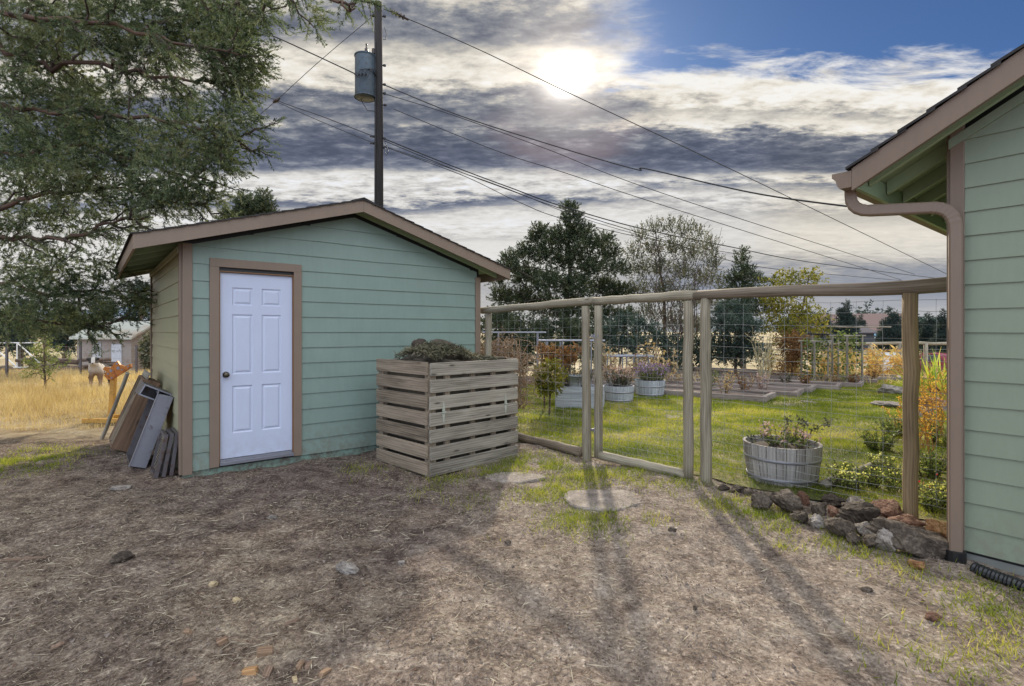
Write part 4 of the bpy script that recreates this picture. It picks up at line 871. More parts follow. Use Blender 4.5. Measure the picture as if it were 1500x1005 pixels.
# ================================================================== dog
def dog():
    base=np.array([(138-CX)/F*14.0,14.0,0]); base[2]=0.0
    d=thing('dog','black and white shaggy dog standing in the field facing the yard','dog',base)
    vs=[];es=[];rs=[]
    def v(x,y,z,r): vs.append((x,y,z)); rs.append(r); return len(vs)-1
    # local: x right, -y toward viewer (facing). body recedes to +y and right
    hip=v(.20,.50,.47,.115); mid=v(.13,.25,.47,.135); ch=v(.03,.02,.46,.145); nk=v(-.01,-.08,.59,.085); es+=[(hip,mid),(mid,ch),(ch,nk)]
    hd=v(-.02,-.15,.67,.092); mz=v(-.025,-.23,.645,.056); ns=v(-.03,-.30,.632,.036); es+=[(nk,hd),(hd,mz),(mz,ns)]
    for s in (-1,1):
        e0=v(-.02+s*.07,-.13,.735,.034); e1_=v(-.02+s*.125,-.145,.735,.022); es+=[(hd,e0),(e0,e1_)]
        sh=v(.03+s*.085,0,.36,.065); el=v(.03+s*.09,.03,.24,.042); wr=v(.03+s*.09,-.01,.12,.030); pw=v(.03+s*.09,-.03,.03,.034); es+=[(ch,sh),(sh,el),(el,wr),(wr,pw)]
        th=v(.20+s*.085,.50,.36,.075); kn=v(.20+s*.09,.44,.25,.05); hk=v(.20+s*.09,.55,.15,.030); ft_=v(.20+s*.09,.50,.03,.034); es+=[(hip,th),(th,kn),(kn,hk),(hk,ft_)]
    t1=v(.26,.62,.50,.035); t2=v(.36,.70,.42,.03); t3=v(.42,.74,.30,.02); es+=[(hip,t1),(t1,t2),(t2,t3)]
    me=bpy.data.meshes.new('body'); me.from_pydata(vs,es,[]); o=bpy.data.objects.new('body',me); COL.objects.link(o); o.parent=d
    sk=o.modifiers.new('skin','SKIN'); 
    if not me.skin_vertices: me.attributes
    for i,svd in enumerate(me.skin_vertices[0].data): svd.radius=(rs[i],rs[i]); svd.use_root=(i==0)
    sk.use_smooth_shade=True; sb=o.modifiers.new('sub','SUBSURF'); sb.levels=2; sb.render_levels=2
    dg=bpy.context.evaluated_depsgraph_get(); me2=bpy.data.meshes.new_from_object(o.evaluated_get(dg)); o.modifiers.clear(); o.data=me2; me2.name='body'
    nz=VN(61)
    for vv in me2.vertices:
        q=vv.co; k=.012*(float(nz(q.x*40+9,q.z*40+q.y*30+9))-.5); vv.co=q+vv.normal*k
    m,t,b=newmat('dog_coat'); P=t.n('ShaderNodeTexCoord').outputs['Object']; s_=t.n('ShaderNodeSeparateXYZ'); t.L.new(P,s_.inputs[0]); X,Y,Z=s_.outputs
    pat=t.ramp(t.noise(t.map(P,(1,1,1),(3.3,0,.4)),7.5,2,.5),[(.45,0),(.48,1)])
    side=t.m('GREATER_THAN',t.m('ABSOLUTE',t.m('ADD',X,.02)),.035); hdm=t.m('MULTIPLY',t.m('MULTIPLY',t.m('GREATER_THAN',Z,.635),t.m('LESS_THAN',Y,.0)),side)
    nose=t.m('LESS_THAN',Y,-.315); body=t.m('MULTIPLY',pat,t.m('GREATER_THAN',Y,.02))
    wh=t.mix(t.noise(P,40,4),(.42,.38,.34),(.62,.58,.53)); wh=t.mix(t.m('MULTIPLY',t.sm(Z,.50,.34),.9),wh,(.22,.13,.075))
    c=t.mix(t.m('MAXIMUM',t.m('MAXIMUM',hdm,nose),body),wh,(.03,.027,.027)); t.L.new(c,b.inputs['Base Color']); b.inputs['Roughness'].default_value=.9
    me2.materials.clear(); me2.materials.append(m); me2.polygons.foreach_set('use_smooth',[True]*len(me2.polygons))
    d.rotation_euler=(0,0,.67); d.scale=(1.14,1.14,1.14)
    for s in (-1,1):
        mb=MB(); c_=base+[-.02+s*.036,-.225,.685]; mb.lathe(c_-[0,0,.011],[(.001,0),(.008,.003),(.011,.011),(.008,.019),(.001,.022)],10); obj('eye',mb,M['black'],d,smooth=True)
    mb=MB(); mb.lathe(base+[-.03,-.335,.622],[(.001,0),(.016,.004),(.02,.014),(.012,.024),(.001,.027)],10); obj('nose',mb,M['black'],d,smooth=True)
dog()
# ================================================================== utility pole, transformer, lines
PD=14.0; pb=np.array([(555-CX)/F*PD,PD,0]); pz=CAMZ+(HY-4)/F*PD
up_=thing('utility_pole','tall dark wooden utility pole behind the shed carrying a transformer','utility pole',pb)
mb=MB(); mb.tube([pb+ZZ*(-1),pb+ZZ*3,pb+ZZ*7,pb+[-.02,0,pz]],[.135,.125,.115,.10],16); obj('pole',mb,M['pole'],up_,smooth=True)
def PP(px,py,D=PD): return W(px,py,D)
tc=PP(535,112,PD-.1); rr=.265; hh=1.14
mb=MB(); mb.lathe(tc-ZZ*hh/2,[(.0,0.0),(rr*.96,0.0),(rr,.02),(rr,hh-.06),(rr*.99,hh-.03),(rr*.8,hh),(.01,hh+.05)],28); tr_=obj('transformer',mb,M['transf'],up_,smooth=True,label='grey blue transformer can with peeling paint')
mb=MB(); mb.lathe(tc-ZZ*(hh/2),[(rr+.02,-.0),(rr+.02,.02),(rr+.0,.02)],28); obj('rim_band',mb,M['transf'],tr_); mb=MB(); mb.lathe(tc+ZZ*(hh/2-.065),[(rr,.0),(rr+.018,.004),(rr+.018,.03),(rr,.034)],28); obj('rim_band',mb,M['transf'],tr_)
for dx_,h_ in ((.03,.28),(.22,.16)):
    mb=MB(); q=tc+[dx_,0,hh/2+.02]; mb.lathe(q,[(.03,0),(.055,.03),(.03,.05),(.055,.08),(.03,.10),(.05,.13),(.022,.15),(.018,h_-.04),(.03,h_-.02),(.01,h_)],14); obj('bushing',mb,M['ceramic'],tr_,smooth=True)
for z in (.30,-.25):
    mb=MB(); mb.box((tc+pb*[1,1,0]+ZZ*tc[2])/2*[1,1,0]+ZZ*(tc[2]+z)+np.array([.06,0,0]),(np.array([1.,0,0]),np.array([0,1.,0]),ZZ),(.22,.10,.10)); obj('bracket',mb,M['darkmetal'],tr_)
for k in range(4):
    mb=MB(); q=tc+[-.18+.09*k,-rr-.01+.03*abs(k-1.5),-.08]; mb.tube([q,q+[0,-.08,0]],.025,8); a_=q+[0,-.08,0]; mb.tube([a_,a_+[.06,-.08,-.15],a_+[.15,-.02,.10],a_+[.25,.1,.16],pb*[1,1,0]+ZZ*(tc[2]+.0)+[-.05,-.1,0]],.013,6); obj('lead_wire',mb,M['cable'],tr_)
mb=MB()
for px,py in ((561,24),(561,96),(561,124),(561,137),(562,154),(561,203),(560,216),(549,23),(549,200),(549,210)):
    q=PP(px,py); mb.tube([q-[.13,0,0],q+[.05,0,0]],.018,8); mb.lathe(q+[.04 if px>555 else -.04,0,-.03],[(.012,0),(.04,.01),(.04,.05),(.012,.06)],8)
obj('line_hardware',mb,M['cable'],up_)
mb=MB(); mb.tube([PP(550,60,PD-.12),PP(549.5,200,PD-.13),PP(549,300,PD-.13)],.010,6); mb.tube([PP(563,40),PP(566,50),PP(565,58),PP(561,58)],.008,6); mb.tube([PP(563,212),PP(566,228),PP(569,222),PP(564,208)],.008,6); mb.tube([PP(528,145),PP(538,162),PP(549,163)],.010,6); obj('down_lead',mb,M['cable'],up_)
def line(pxs,label,r=.011,loc=None):
    """pxs: list of (px,py,D); smooth catenary-like curve through them"""
    P=[W(*p) for p in pxs]; n=len(P); pts=[]
    for i in range(n-1):
        p0=P[max(i-1,0)];p1=P[i];p2=P[i+1];p3=P[min(i+2,n-1)]
        for s in np.linspace(0,1,14,endpoint=False):
            pts.append(.5*((2*p1)+(p2-p0)*s+(2*p0-5*p1+4*p2-p3)*s*s+(3*p1-p0-3*p2+p3)*s**3))
    pts.append(P[-1]); R=[r*max(.55,min(2.0,p[1]/PD)) for p in pts] if r<.03 else r
    mb=MB(); mb.tube(pts,R,6,False); o=obj('power_line',mb,M['cable'],loc=P[0],smooth=True); tag(o,label,'power line','overhead lines on the pole'); return o
line([(562,13,14),(700,72,17),(850,144,21),(1100,262,30),(1388,402,46)],'topmost thin line running right from the pole top across the sun',.011)
line([(562,124,14),(667,167,12),(800,210,10),(927,247,8.2),(945,247,8),(1100,282,6.2),(1262,305,4.75)],'thick twisted service cable from the pole to the house gutter',.016)
line([(562,137,14),(667,170,16),(800,218,19),(1000,293,25),(1340,402,44)],'thin line just below the thick service cable at right of the pole',.009)
line([(577,160,14),(733,223,17),(833,255,20),(1000,310,26),(1320,410,45)],'lowest of the three upper lines leaving the pole on the right',.009)
line([(562,203,14),(667,245,16),(753,277,18),(823,302,20),(940,335,24),(1062,360,30),(1200,386,40),(1392,410,60)],'upper line of the dense lower bundle going right behind the trees',.014)
line([(562,206,14),(667,249,16),(753,281,18),(823,306,20),(950,345,25),(1102,389,33),(1240,404,44),(1392,417,60)],'second line of the dense lower bundle going right',.010)
line([(563,215,14),(680,258,16),(760,296,18),(830,322,20),(960,352,26),(1080,372,33)],'lowest line of the bundle, sagging away from the others to the right',.009)
line([(563,214,14),(660,247,16),(750,279,18),(860,322,21),(1000,362,28)],'faint line between the bundle lines right of the pole',.007)
line([(522,109,14),(460,80,13),(405,55,12),(360,38,11),(250,5,9)],'thick cable running up left from the transformer',.015)
line([(548,200,14),(470,170,14),(405,147,14),(300,103,14),(180,40,14)],'line from the pole to the upper left past the cross joint',.011)
line([(548,210,14),(470,178,14),(407,150,14)],'lower short line from the pole ending at the cross joint',.009)
line([(547,23,14),(470,88,14),(405,147,14),(362,184,14),(330,215,14)],'guy wire slanting down left from the pole top',.008)
q=W(405,147,14); mb=MB(); mb.tube([q-[.09,0,.06],q,q+[.09,0,.07]],[.03,.06,.03],10); o=obj('line_joint',mb,M['ceramic'],loc=q); tag(o,'small dark connector where the wires cross left of the pole','connector')
q=W(582,21,14.2); mb=MB()
for k in range(4): p=W(576+k*5,18+k*2.4,14.2+k*.08); mb.tube([p-[.012,0,-.006],p+[.012,0,-.006]],[.07,.07],10)
mb.tube([W(572,16,14.1),W(598,29,14.5)],.03,8); o=obj('insulator_string',mb,M['ceramic'],loc=q); tag(o,'dark strain insulator string on the topmost line beside the pole','insulator')
# ================================================================== foliage materials
LM={}
LM['jun']=leafmat('juniper_sprays',[(.007,.013,.010),(.034,.054,.030),(.105,.140,.075),(.23,.265,.155),(.30,.25,.15)],.30)
LM['jun_mid']=leafmat('mid_juniper_sprays',[(.014,.022,.016),(.042,.060,.034),(.090,.110,.058),(.15,.155,.085)],.22)
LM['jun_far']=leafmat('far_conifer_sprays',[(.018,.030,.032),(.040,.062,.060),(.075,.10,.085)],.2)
LM['blue']=leafmat('bluish_shrub',[(.020,.032,.03),(.06,.09,.075),(.14,.18,.14)],.25)
LM['willow']=leafmat('sparse_leaves',[(.03,.036,.03),(.07,.08,.058),(.14,.14,.10),(.24,.22,.15)],.35)
LM['yellow']=leafmat('yellow_leaves',[(.035,.045,.012),(.11,.12,.02),(.26,.24,.04),(.42,.32,.06)],.4)
LM['rust']=leafmat('rusty_leaves',[(.05,.03,.02),(.16,.08,.04),(.30,.16,.07),(.30,.24,.09)],.35)
LM['green']=leafmat('garden_green',[(.03,.05,.015),(.09,.13,.04),(.20,.24,.08),(.36,.37,.14)],.4)
LM['dry']=leafmat('dry_stalks',[(.14,.09,.05),(.30,.20,.11),(.48,.35,.19),(.60,.47,.28)],.3)
LM['pink']=leafmat('faded_flowers',[(.20,.14,.13),(.38,.26,.24),(.50,.36,.36),(.34,.20,.34)],.35)
LM['purple']=leafmat('purple_flowers',[(.16,.09,.26),(.30,.18,.44),(.42,.33,.5)],.35)
LM['snap']=leafmat('yellow_flowers',[(.62,.60,.14),(.78,.76,.26),(.86,.84,.50)],.4)
LM['orange']=leafmat('orange_plumes',[(.28,.15,.03),(.52,.28,.05),(.70,.42,.10),(.72,.52,.2)],.45)
LM['lawn']=leafmat('lawn_blades',[(.035,.065,.010),(.11,.155,.015),(.21,.25,.03),(.40,.38,.08),(.52,.45,.22)],.52)
LM['field']=leafmat('dry_field_grass',[(.24,.16,.07),(.44,.32,.16),(.60,.47,.27),(.72,.62,.42)],.35)
LM['straw']=leafmat('straw',[(.08,.055,.04),(.22,.17,.125),(.45,.38,.28),(.66,.58,.44)],.1,.7)
M['bark']=wood('bark',(.05,.033,.025),(.16,.11,.08),1.2,.95,False); M['bark_red']=wood('reddish_bark',(.05,.028,.02),(.14,.085,.06),1.2,.95,False)
M['twig']=plain('twig',(.07,.05,.04),.9,0,.3,20)
def limb(mb,a,b,r0,r1,sag=0,wob=.05,seg=8,n=7):
    pts=curve(a,b,sag,seg,wob*np.linalg.norm(np.array(b)-np.array(a))*.12); mb.tube(pts,[r0+(r1-r0)*i/seg for i in range(seg+1)],n,False); return pts
def at(pts,f): i=min(int(f*(len(pts)-1)),len(pts)-2); k=f*(len(pts)-1)-i; return pts[i]*(1-k)+pts[i+1]*k
# ------------------------------------------------------------------ big juniper reaching in from the left
TB=np.array([-9.2,7.3,0]); big=thing('juniper_tree','large juniper reaching in from the left edge over the field and shed roof','tree',TB)
mb=MB(); tp=[TB+[0,0,-.2],TB+[.1,0,1.2],TB+[.25,-.1,2.6],TB+[.3,-.2,4.2],TB+[.6,-.3,6.2],TB+[.8,-.4,8.4]]; mb.tube(tp,[.42,.34,.28,.22,.15,.05],12,False); obj('trunk',mb,M['bark_red'],big,smooth=True)
def WB(px,py,D): return W(px,py,D)
# main limbs as (start height fraction, [(px,py,depth)...])
LIMBS=[(.20,[(-250,470,7.2),(-60,462,7.3),(60,470,7.4),(130,478,7.5),(180,470,7.6)]),
(.28,[(-250,400,7.2),(0,416,7.2),(80,430,7.3),(150,425,7.6),(205,430,8.0)]),
(.34,[(-250,330,7.0),(0,345,6.8),(90,352,6.7),(160,330,6.6),(215,318,6.5)]),
(.40,[(-260,300,6.8),(-20,310,6.7),(70,285,6.6),(160,270,6.5),(250,292,6.4),(300,300,6.3)]),
(.50,[(-250,240,6.8),(-10,230,6.6),(110,215,6.4),(210,240,6.3),(300,262,6.1)]),
(.56,[(-240,150,6.6),(0,70,6.4),(60,95,6.3),(160,90,6.2),(215,112,6.1),(285,118,6.0),(330,115,5.9)]),
(.52,[(-240,200,6.6),(-20,150,6.3),(100,170,6.2),(215,170,6.0),(300,190,5.9),(360,195,5.8)]),
(.62,[(-230,60,6.3),(0,20,6.0),(120,30,5.8),(240,50,5.6),(350,80,5.5)]),
(.70,[(-230,-50,6.0),(60,-60,5.6),(240,-40,5.3),(400,-25,5.0),(480,-5,4.9),(520,12,4.9)]),
(.66,[(-230,0,6.0),(60,-20,5.8),(200,-15,5.6),(330,-5,5.4),(385,25,5.3)])]
tips=[]; mb=MB(); tmb=MB(); twP=[];twD=[];twL=[]
def addtw(p,d,l): twP.append(p);twD.append(d);twL.append(l)
for li,(hf,pl) in enumerate(LIMBS):
    s=at([np.array(q) for q in tp],hf); pts=[s]+[WB(*q) for q in pl]
    dense=[]
    for i in range(len(pts)-1):
        for k in range(5): dense.append(pts[i]*(1-k/5)+pts[i+1]*k/5+(RNG.normal(size=3)*.03 if i or k else 0))
    dense.append(pts[-1]); m_=len(dense)
    lb=MB(); lb.tube(dense,[.034*(1-i/m_)**.8+.006 for i in range(m_)],8,False); obj('limb',lb,M['bark_red'],big,smooth=True)
    # side branches from the visible stretch
    nb2=int(6+ .9*len(pl)*3.2) if li!=8 else 7
    for k in range(nb2):
        f=.20+.80*(k+random.random())/nb2; p=at(dense,min(f,.999)); q=at(dense,min(f+.02,.999)); fd=unit((q-p)+1e-6)
        L=random.uniform(.35,.85)*(1.15-.5*f); dd=unit(fd*.8+np.array([0,random.choice((-1,1))*random.uniform(.2,.9),random.uniform(-.75,.75)]))
        e_=p+dd*L; bp=limb(tmb,p,e_,.016,.005,.03*L,.5,5,5)
        nt=int(8+L*13)
        for j in range(nt):
            g_=.15+.85*random.random(); a_=at(bp,g_); d2=unit(dd*.7+RNG.normal(size=3)*.55+np.array([0,0,-.12])); l2=random.uniform(.10,.26); addtw(a_,d2,l2)
            if j%3==0: limb(tmb,a_,a_+d2*l2*.9,.004,.002,0,.3,2,3)
obj('branch',tmb,M['twig'],big)
# clumps: where the photograph shows dense masses
CL=[(40,40,60),(120,20,60),(200,40,55),(280,30,50),(340,60,42),(310,20,50),(90,110,45),(60,170,60),(130,160,45),(20,240,50),(90,230,50),(170,200,38),(225,215,38),(250,150,30),(290,205,42),(335,170,30),(320,235,30),(350,130,26),(355,95,28),(260,260,34),(210,280,30),(160,250,34),(300,285,22),(120,285,36),(60,300,34),(30,330,34),(180,320,24),(245,300,26),(120,330,22),(20,390,36),(90,395,36),(150,385,26),(60,430,34),(120,440,32),(170,415,24),(195,440,20),(20,455,34),(70,470,30),(125,478,20),(25,485,22),(380,15,22),(425,-30,24),(458,18,11),(505,-6,15),(464,42,8),(200,90,26),(30,120,20),(330,100,22),(240,70,30),(170,130,16)]
for (px,py,r) in CL:
    D=6.4-.9*max(0,px-200)/300 if py<300 else 7.2
    c=WB(px,py,D+random.uniform(-.3,.3)); rr=.90*r/F*D; nt=int((r*.92)**2*.17)+5
    P=inball(nt,c,(rr*1.1,rr*1.5,rr*.85)); d=unit((P-c)*1.2/rr+RNG.normal(size=(nt,3))*.5+np.array([.35,0,-.05]))
    for p,q in zip(P,d): addtw(p,q,random.uniform(.09,.24))
for (px,py,r) in [(-120,100,150),(-120,300,130),(-80,430,80),(-60,-120,200),(200,-150,180),(-300,0,260),(-300,300,200),(400,-130,90)]:   # the crown outside the frame
    D=6.6; c=WB(px,py,D+.6); rr=.90*r/F*D; nt=int(r*r*.02); P=inball(nt,c,(rr,rr*1.4,rr)); d=rvec(nt)
    for p,q in zip(P,d): addtw(p,q,.3)
twP=np.array(twP);twD=np.array(twD);twL=np.array(twL); print('twigs',len(twP))
mb=MB(); sprays(mb,twP,twD,twL*1.05,42,.036,.0075,.50,.12); obj('foliage',mb,LM['jun'],big)
# ------------------------------------------------------------------ other trees
def tree(name,label,cat,base,clumps,mat,tl=.35,M_=26,L=.09,Wd=.028,dens=1.0,trunk_r=.14,top=None,spread=.7,up=.3,group=None,bark='bark',limbs=True,flat=.8):
    """clumps: (x,y,z,r) in world; every clump is fed by a limb from the trunk"""
    base=np.array(base,float); T=thing(name,label,cat,base,group); zs=[c[2] for c in clumps]; topz=max(zs) if top is None else top
    hi=max(clumps,key=lambda c:c[2]); tx=np.array([hi[0],hi[1],topz])
    mb=MB(); tr=limb(mb,base-[0,0,.2],tx,trunk_r,.015,0,.07,10,8); obj('trunk',mb,M[bark],T,smooth=True)
    mb=MB(); P=[];Dd=[]
    for c in clumps:
        c=np.array(c[:3]),c[3]; f=max(.08,min(.97,(c[0][2]-base[2]-.25*np.linalg.norm(c[0][:2]-base[:2]))/(topz-base[2]))); s=at(tr,f); 
        if limbs: limb(mb,s,c[0],max(.010,trunk_r*.15),.008,0,.8,6,5)
        n=int(46*dens*c[1]**2/(tl*tl))+8
        p=inball(n,c[0],(c[1],c[1],c[1]*flat)); d=unit((p-c[0])/c[1]*.9+RNG.normal(size=(n,3))*.5+np.array([0,0,up])); P.append(p);Dd.append(d)
        if limbs:
            for k in range(6): q=p[k%n]; limb(mb,c[0],q,.008,.004,0,.5,3,4)
    if limbs: obj('branch',mb,M['twig'],T)
    P=np.concatenate(P);Dd=np.concatenate(Dd); mb=MB(); sprays(mb,P,Dd,tl,M_,L,Wd,spread); obj('foliage',mb,mat,T); return T
def pc(px,py,r,D,jit=.5): p=W(px,py,D+random.uniform(-jit,jit)); return (p[0],p[1],p[2],r/F*D)
def gb(px,D): return np.array([(px-CX)/F*D,D,float(terrain(D))])
D=24
big2=[pc(*q,D,.8) for q in [(835,306,9),(838,322,13),(832,345,17),(850,340,15),(815,350,15),(790,338,9),(788,352,14),(862,362,17),(885,352,10),(893,372,14),(905,395,13),(770,372,15),(748,380,10),(745,395,14),(728,412,10),(800,375,19),(835,380,22),(870,392,18),(770,405,20),(805,415,22),(845,420,22),(885,425,20),(910,430,16),(735,435,16),(765,440,20),(800,450,22),(840,455,22),(880,460,20),(915,465,16),(728,465,14),(745,485,18),(790,490,20),(840,492,20),(890,495,18),(925,500,14),(760,515,14),(815,520,16),(870,520,16)]]
tree('juniper_tree','tall ragged dark juniper with several tops behind the log fence, right of the shed','tree',gb(830,D),big2,LM['jun_mid'],.34,30,.085,.028,1.7,.22,CAMZ+(HY-296)/F*D,.65,.55)
D=24.5
wl=[pc(*q,D,.8) for q in [(940,350,9),(960,340,9),(985,338,10),(1003,342,10),(1025,350,9),(1040,365,11),(930,375,12),(955,370,13),(985,368,14),(1015,375,14),(1045,392,12),(935,400,14),(965,400,16),(1000,405,16),(1030,415,14),(935,430,14),(970,435,17),(1005,445,16),(1035,450,14),(950,465,14),(985,475,15),(1020,485,13),(1055,420,10)]]
tree('bare_tree','half bare pale autumn tree with thin upright twigs between two dark conifers','tree',gb(985,D),wl,LM['willow'],.6,18,.08,.035,3.2,.12,CAMZ+(HY-330)/F*D,.7,1.5)
T=bpy.data.objects[-1] if False else None
mb=MB(); r_=thing('tall_shrub','spray of long thin leafless shoots rising in front of the half bare tree','shrub',gb(980,23.5))
for k in range(46):
    b_=gb(random.uniform(950,1020),23.5+random.uniform(-.6,.6)); e_=W(random.uniform(915,1062),random.uniform(322,420),23.5+random.uniform(-.8,.8)); limb(mb,b_,e_,.022,.006,-.15,.5,7,4)
obj('stems',mb,M['twig'],r_)
D=22
dk=[pc(*q,D,.5) for q in [(1087,372,6),(1086,385,9),(1092,402,13),(1075,410,11),(1108,412,10),(1085,428,16),(1108,435,14),(1066,432,11),(1090,455,18),(1120,450,11),(1065,455,14)]]
tree('conifer_tree','narrow dark conifer with a pointed top right of the half bare tree','tree',gb(1088,D),dk,LM['jun_mid'],.28,26,.075,.026,1.3,.13,CAMZ+(HY-364)/F*D,.6,.5)
D=17.5
bl=[pc(*q,D,.4) for q in [(1065,455,14),(1085,452,14),(1055,475,17),(1080,478,19),(1100,482,15),(1050,500,16),(1075,505,19),(1097,508,15),(1060,522,12),(1085,525,13)]]
tree('shrub','dense rounded blue green shrub behind the raised beds','shrub',gb(1075,D),bl,LM['blue'],.24,26,.055,.022,1.3,.06,None,.9,.3)
D=20
yt=[pc(*q,D,.6) for q in [(1128,410,8),(1145,412,9),(1165,405,8),(1185,404,7),(1197,412,6),(1140,428,12),(1165,425,10),(1190,430,7),(1130,450,14),(1155,455,14),(1180,455,12),(1200,465,9),(1130,475,13),(1155,480,13),(1185,480,10),(1205,485,7),(1145,500,9)]]
tree('autumn_tree','small autumn tree with green and yellow leaves leaning right above the fence rail','tree',gb(1150,D),yt,LM['yellow'],.36,14,.075,.05,1.2,.10,CAMZ+(HY-404)/F*D,1.0,.2)
D=17
tree('rust_shrub','reddish brown autumn shrub below the yellow leaved tree','shrub',gb(1158,D),[pc(*q,D,.3) for q in [(1150,500,11),(1165,498,11),(1178,505,9),(1155,515,12),(1170,520,11),(1160,532,10),(1150,540,8)]],LM['rust'],.24,18,.05,.032,1.1,.05,None,1.0,.2)
D=30
for i,(px,py,w_,lab) in enumerate([(330,314,7,'little juniper tip just above the shed roof, leftmost of three'),(358,300,14,'round juniper top above the shed roof, in the middle of three'),(386,298,15,'tallest juniper top showing above the left slope of the shed roof')]):
    cs=[pc(px+dx*w_,py+dy*w_,w_*q,D,.3) for dx,dy,q in [(0,-.8,.5),(-.4,-.1,.6),(.4,0,.6),(0,.5,.8),(-.6,1,.7),(.6,1.1,.7),(0,1.8,1),(-.9,2.6,1),(.9,2.8,1.1),(0,3.6,1.4),(-1,5,1.4),(1,5.4,1.4),(0,7,1.6)]]
    tree('juniper_tree',lab,'tree',gb(px,D),cs,LM['jun_mid'],.3,22,.1,.035,1.0,.14,None,.7,.5,group='junipers behind the shed')
# left field: far trees seen below and through the big juniper
D=46
for i,(px,top,hw,lab) in enumerate([(205,418,26,'dark green tree left of the shed eave, behind the low outbuilding'),(150,440,24,'distant juniper behind the low metal roofed outbuilding'),(95,452,26,'distant rounded juniper seen through the lower branches'),(30,448,30,'distant juniper at the left edge beyond the white gate'),(-30,440,30,'distant juniper cut by the left edge of the picture')]):
    cs=[]
    for k in range(16): f=(k+.5)/16; rad=hw*(.25+.75*math.sin(min(1,f*1.15)*2.2)**.8)*.8; cs.append(pc(px+random.uniform(-rad,rad)*.75,top+f*(512-top),hw*random.uniform(.28,.42),D,1.5))
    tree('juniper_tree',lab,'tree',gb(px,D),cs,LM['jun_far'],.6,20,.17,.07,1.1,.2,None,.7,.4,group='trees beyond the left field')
# distant conifers on the right
def conifer(name,label,px,top,halfw,D,group,mat='jun_far',by=None):
    zt=CAMZ+(HY-top)/F*D; b=gb(px,D); Hh=zt-b[2]; cs=[]; n=15
    for k in range(n):
        f=(k+.3)/n; R=halfw/F*D*(.12+.88*f**.8); z=zt-f*Hh*.88
        for j in range(1 if f<.2 else 3):
            a_=random.uniform(0,6.28); cs.append((b[0]+math.cos(a_)*R*.55,b[1]+math.sin(a_)*R*.55,z,R*random.uniform(.40,.62)+.08*Hh/8))
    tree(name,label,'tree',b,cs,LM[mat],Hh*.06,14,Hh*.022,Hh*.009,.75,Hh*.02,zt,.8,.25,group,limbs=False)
FG='conifers along the far right skyline'
for a_ in [(1238,443,22,62,'broad dark pine, the tallest on the skyline behind the brown roofed house'),(1213,462,14,70,'lower dark pine left of the broad tallest pine'),(1262,462,10,75,'slim pine just right of the broad tallest pine'),(1305,452,20,60,'tall pine right of the brown roofed house, with a round crown'),(1327,454,14,66,'pine directly left of the thick end post'),(1272,470,8,120,'tiny pine above the brown roof'),(1288,474,9,120,'second tiny pine right above the brown roof'),(1361,460,15,60,'pine right of the thick end post, left of another near the downspout'),(1382,455,15,56,'pine touching the brown downspout'),(1345,468,12,80,'dark pine mostly hidden by the thick end post'),(1200,474,10,95,'low pine at the left end of the right skyline, beside the autumn tree')]:
    conifer('pine_tree',a_[4],*a_[:4],FG)
wood_=MB(); P=[];Dd=[]
for k in range(260):
    px=random.uniform(1150,1420); D_=random.uniform(130,190); h_=random.uniform(3,7.5)*(.7+.6*float(N1(px*.03,2))); c=gb(px,D_); n=26; p=inball(n,c+[0,0,h_*.5],(2.6,2.6,h_*.5)); P.append(p); Dd.append(rvec(n)+[0,0,.6])
for k in range(160):
    px=random.uniform(-60,260); D_=random.uniform(150,200); h_=random.uniform(4,8); c=gb(px,D_); n=22; p=inball(n,c+[0,0,h_*.5],(3,3,h_*.5)); P.append(p); Dd.append(rvec(n)+[0,0,.6])
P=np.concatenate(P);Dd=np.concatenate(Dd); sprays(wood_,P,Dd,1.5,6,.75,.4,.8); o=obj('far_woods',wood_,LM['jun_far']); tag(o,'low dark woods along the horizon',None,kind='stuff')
# ------------------------------------------------------------------ far house, cars, outbuilding
X1=np.array([1.,0,0]);Y1=np.array([0,1.,0])
def gable(name,label,cat,c,ang,w,d,hw,hr,mw,mr,ov=.4,win=()):
    c=np.array(c,float); T=thing(name,label,cat,c); e=np.array([math.cos(ang),math.sin(ang),0]); f=np.array([-math.sin(ang),math.cos(ang),0])
    q=lambda x,y,z: c+e*x+f*y+ZZ*z
    mb=MB()
    for y in (-d/2,d/2): mb.poly([q(-w/2,y,-1),q(w/2,y,-1),q(w/2,y,hw),q(-w/2,y,hw)])
    for x in (-w/2,w/2): mb.poly([q(x,-d/2,-1),q(x,d/2,-1),q(x,d/2,hw),q(x,0,hr),q(x,-d/2,hw)])
    obj('wall',mb,mw,T); mb=MB(); sl_=(hr-hw)/(d/2)
    for s in (-1,1):
        a_=[q(-w/2-ov,s*(d/2+ov),hw-ov*sl_+.05),q(w/2+ov,s*(d/2+ov),hw-ov*sl_+.05),q(w/2+ov,0,hr+.05),q(-w/2-ov,0,hr+.05)]; mb.poly(a_); b_=[p+ZZ*.12 for p in a_]; mb.poly(b_)
        for k in range(4): mb.poly([a_[k],a_[(k+1)%4],b_[(k+1)%4],b_[k]])
    obj('roof',mb,mr,T)
    for (x,z,ww,hh,nm,mt) in win:
        mb=MB(); mb.box(q(x,-d/2-.03,z),(e,f,ZZ),(ww,.05,hh)); obj(nm,mb,mt,T)
    return T,q
glass=plain('dark_glass',(.05,.06,.08),.2); wht=plain('white_paint',(.6,.6,.6),.5)
c=gb(1262,84); gable('far_house','distant house with a brown roof among the pines','house',c,-.35,11,9,2.6,5.0,plain('far_wall',(.13,.15,.19),.8),plain('brown_roof',(.22,.15,.13),.9),.5,[(-2.5,1.4,1.4,1,'window',glass),(2,1.4,1.4,1,'window',glass),(0,1.1,1,2.1,'door',wht)])
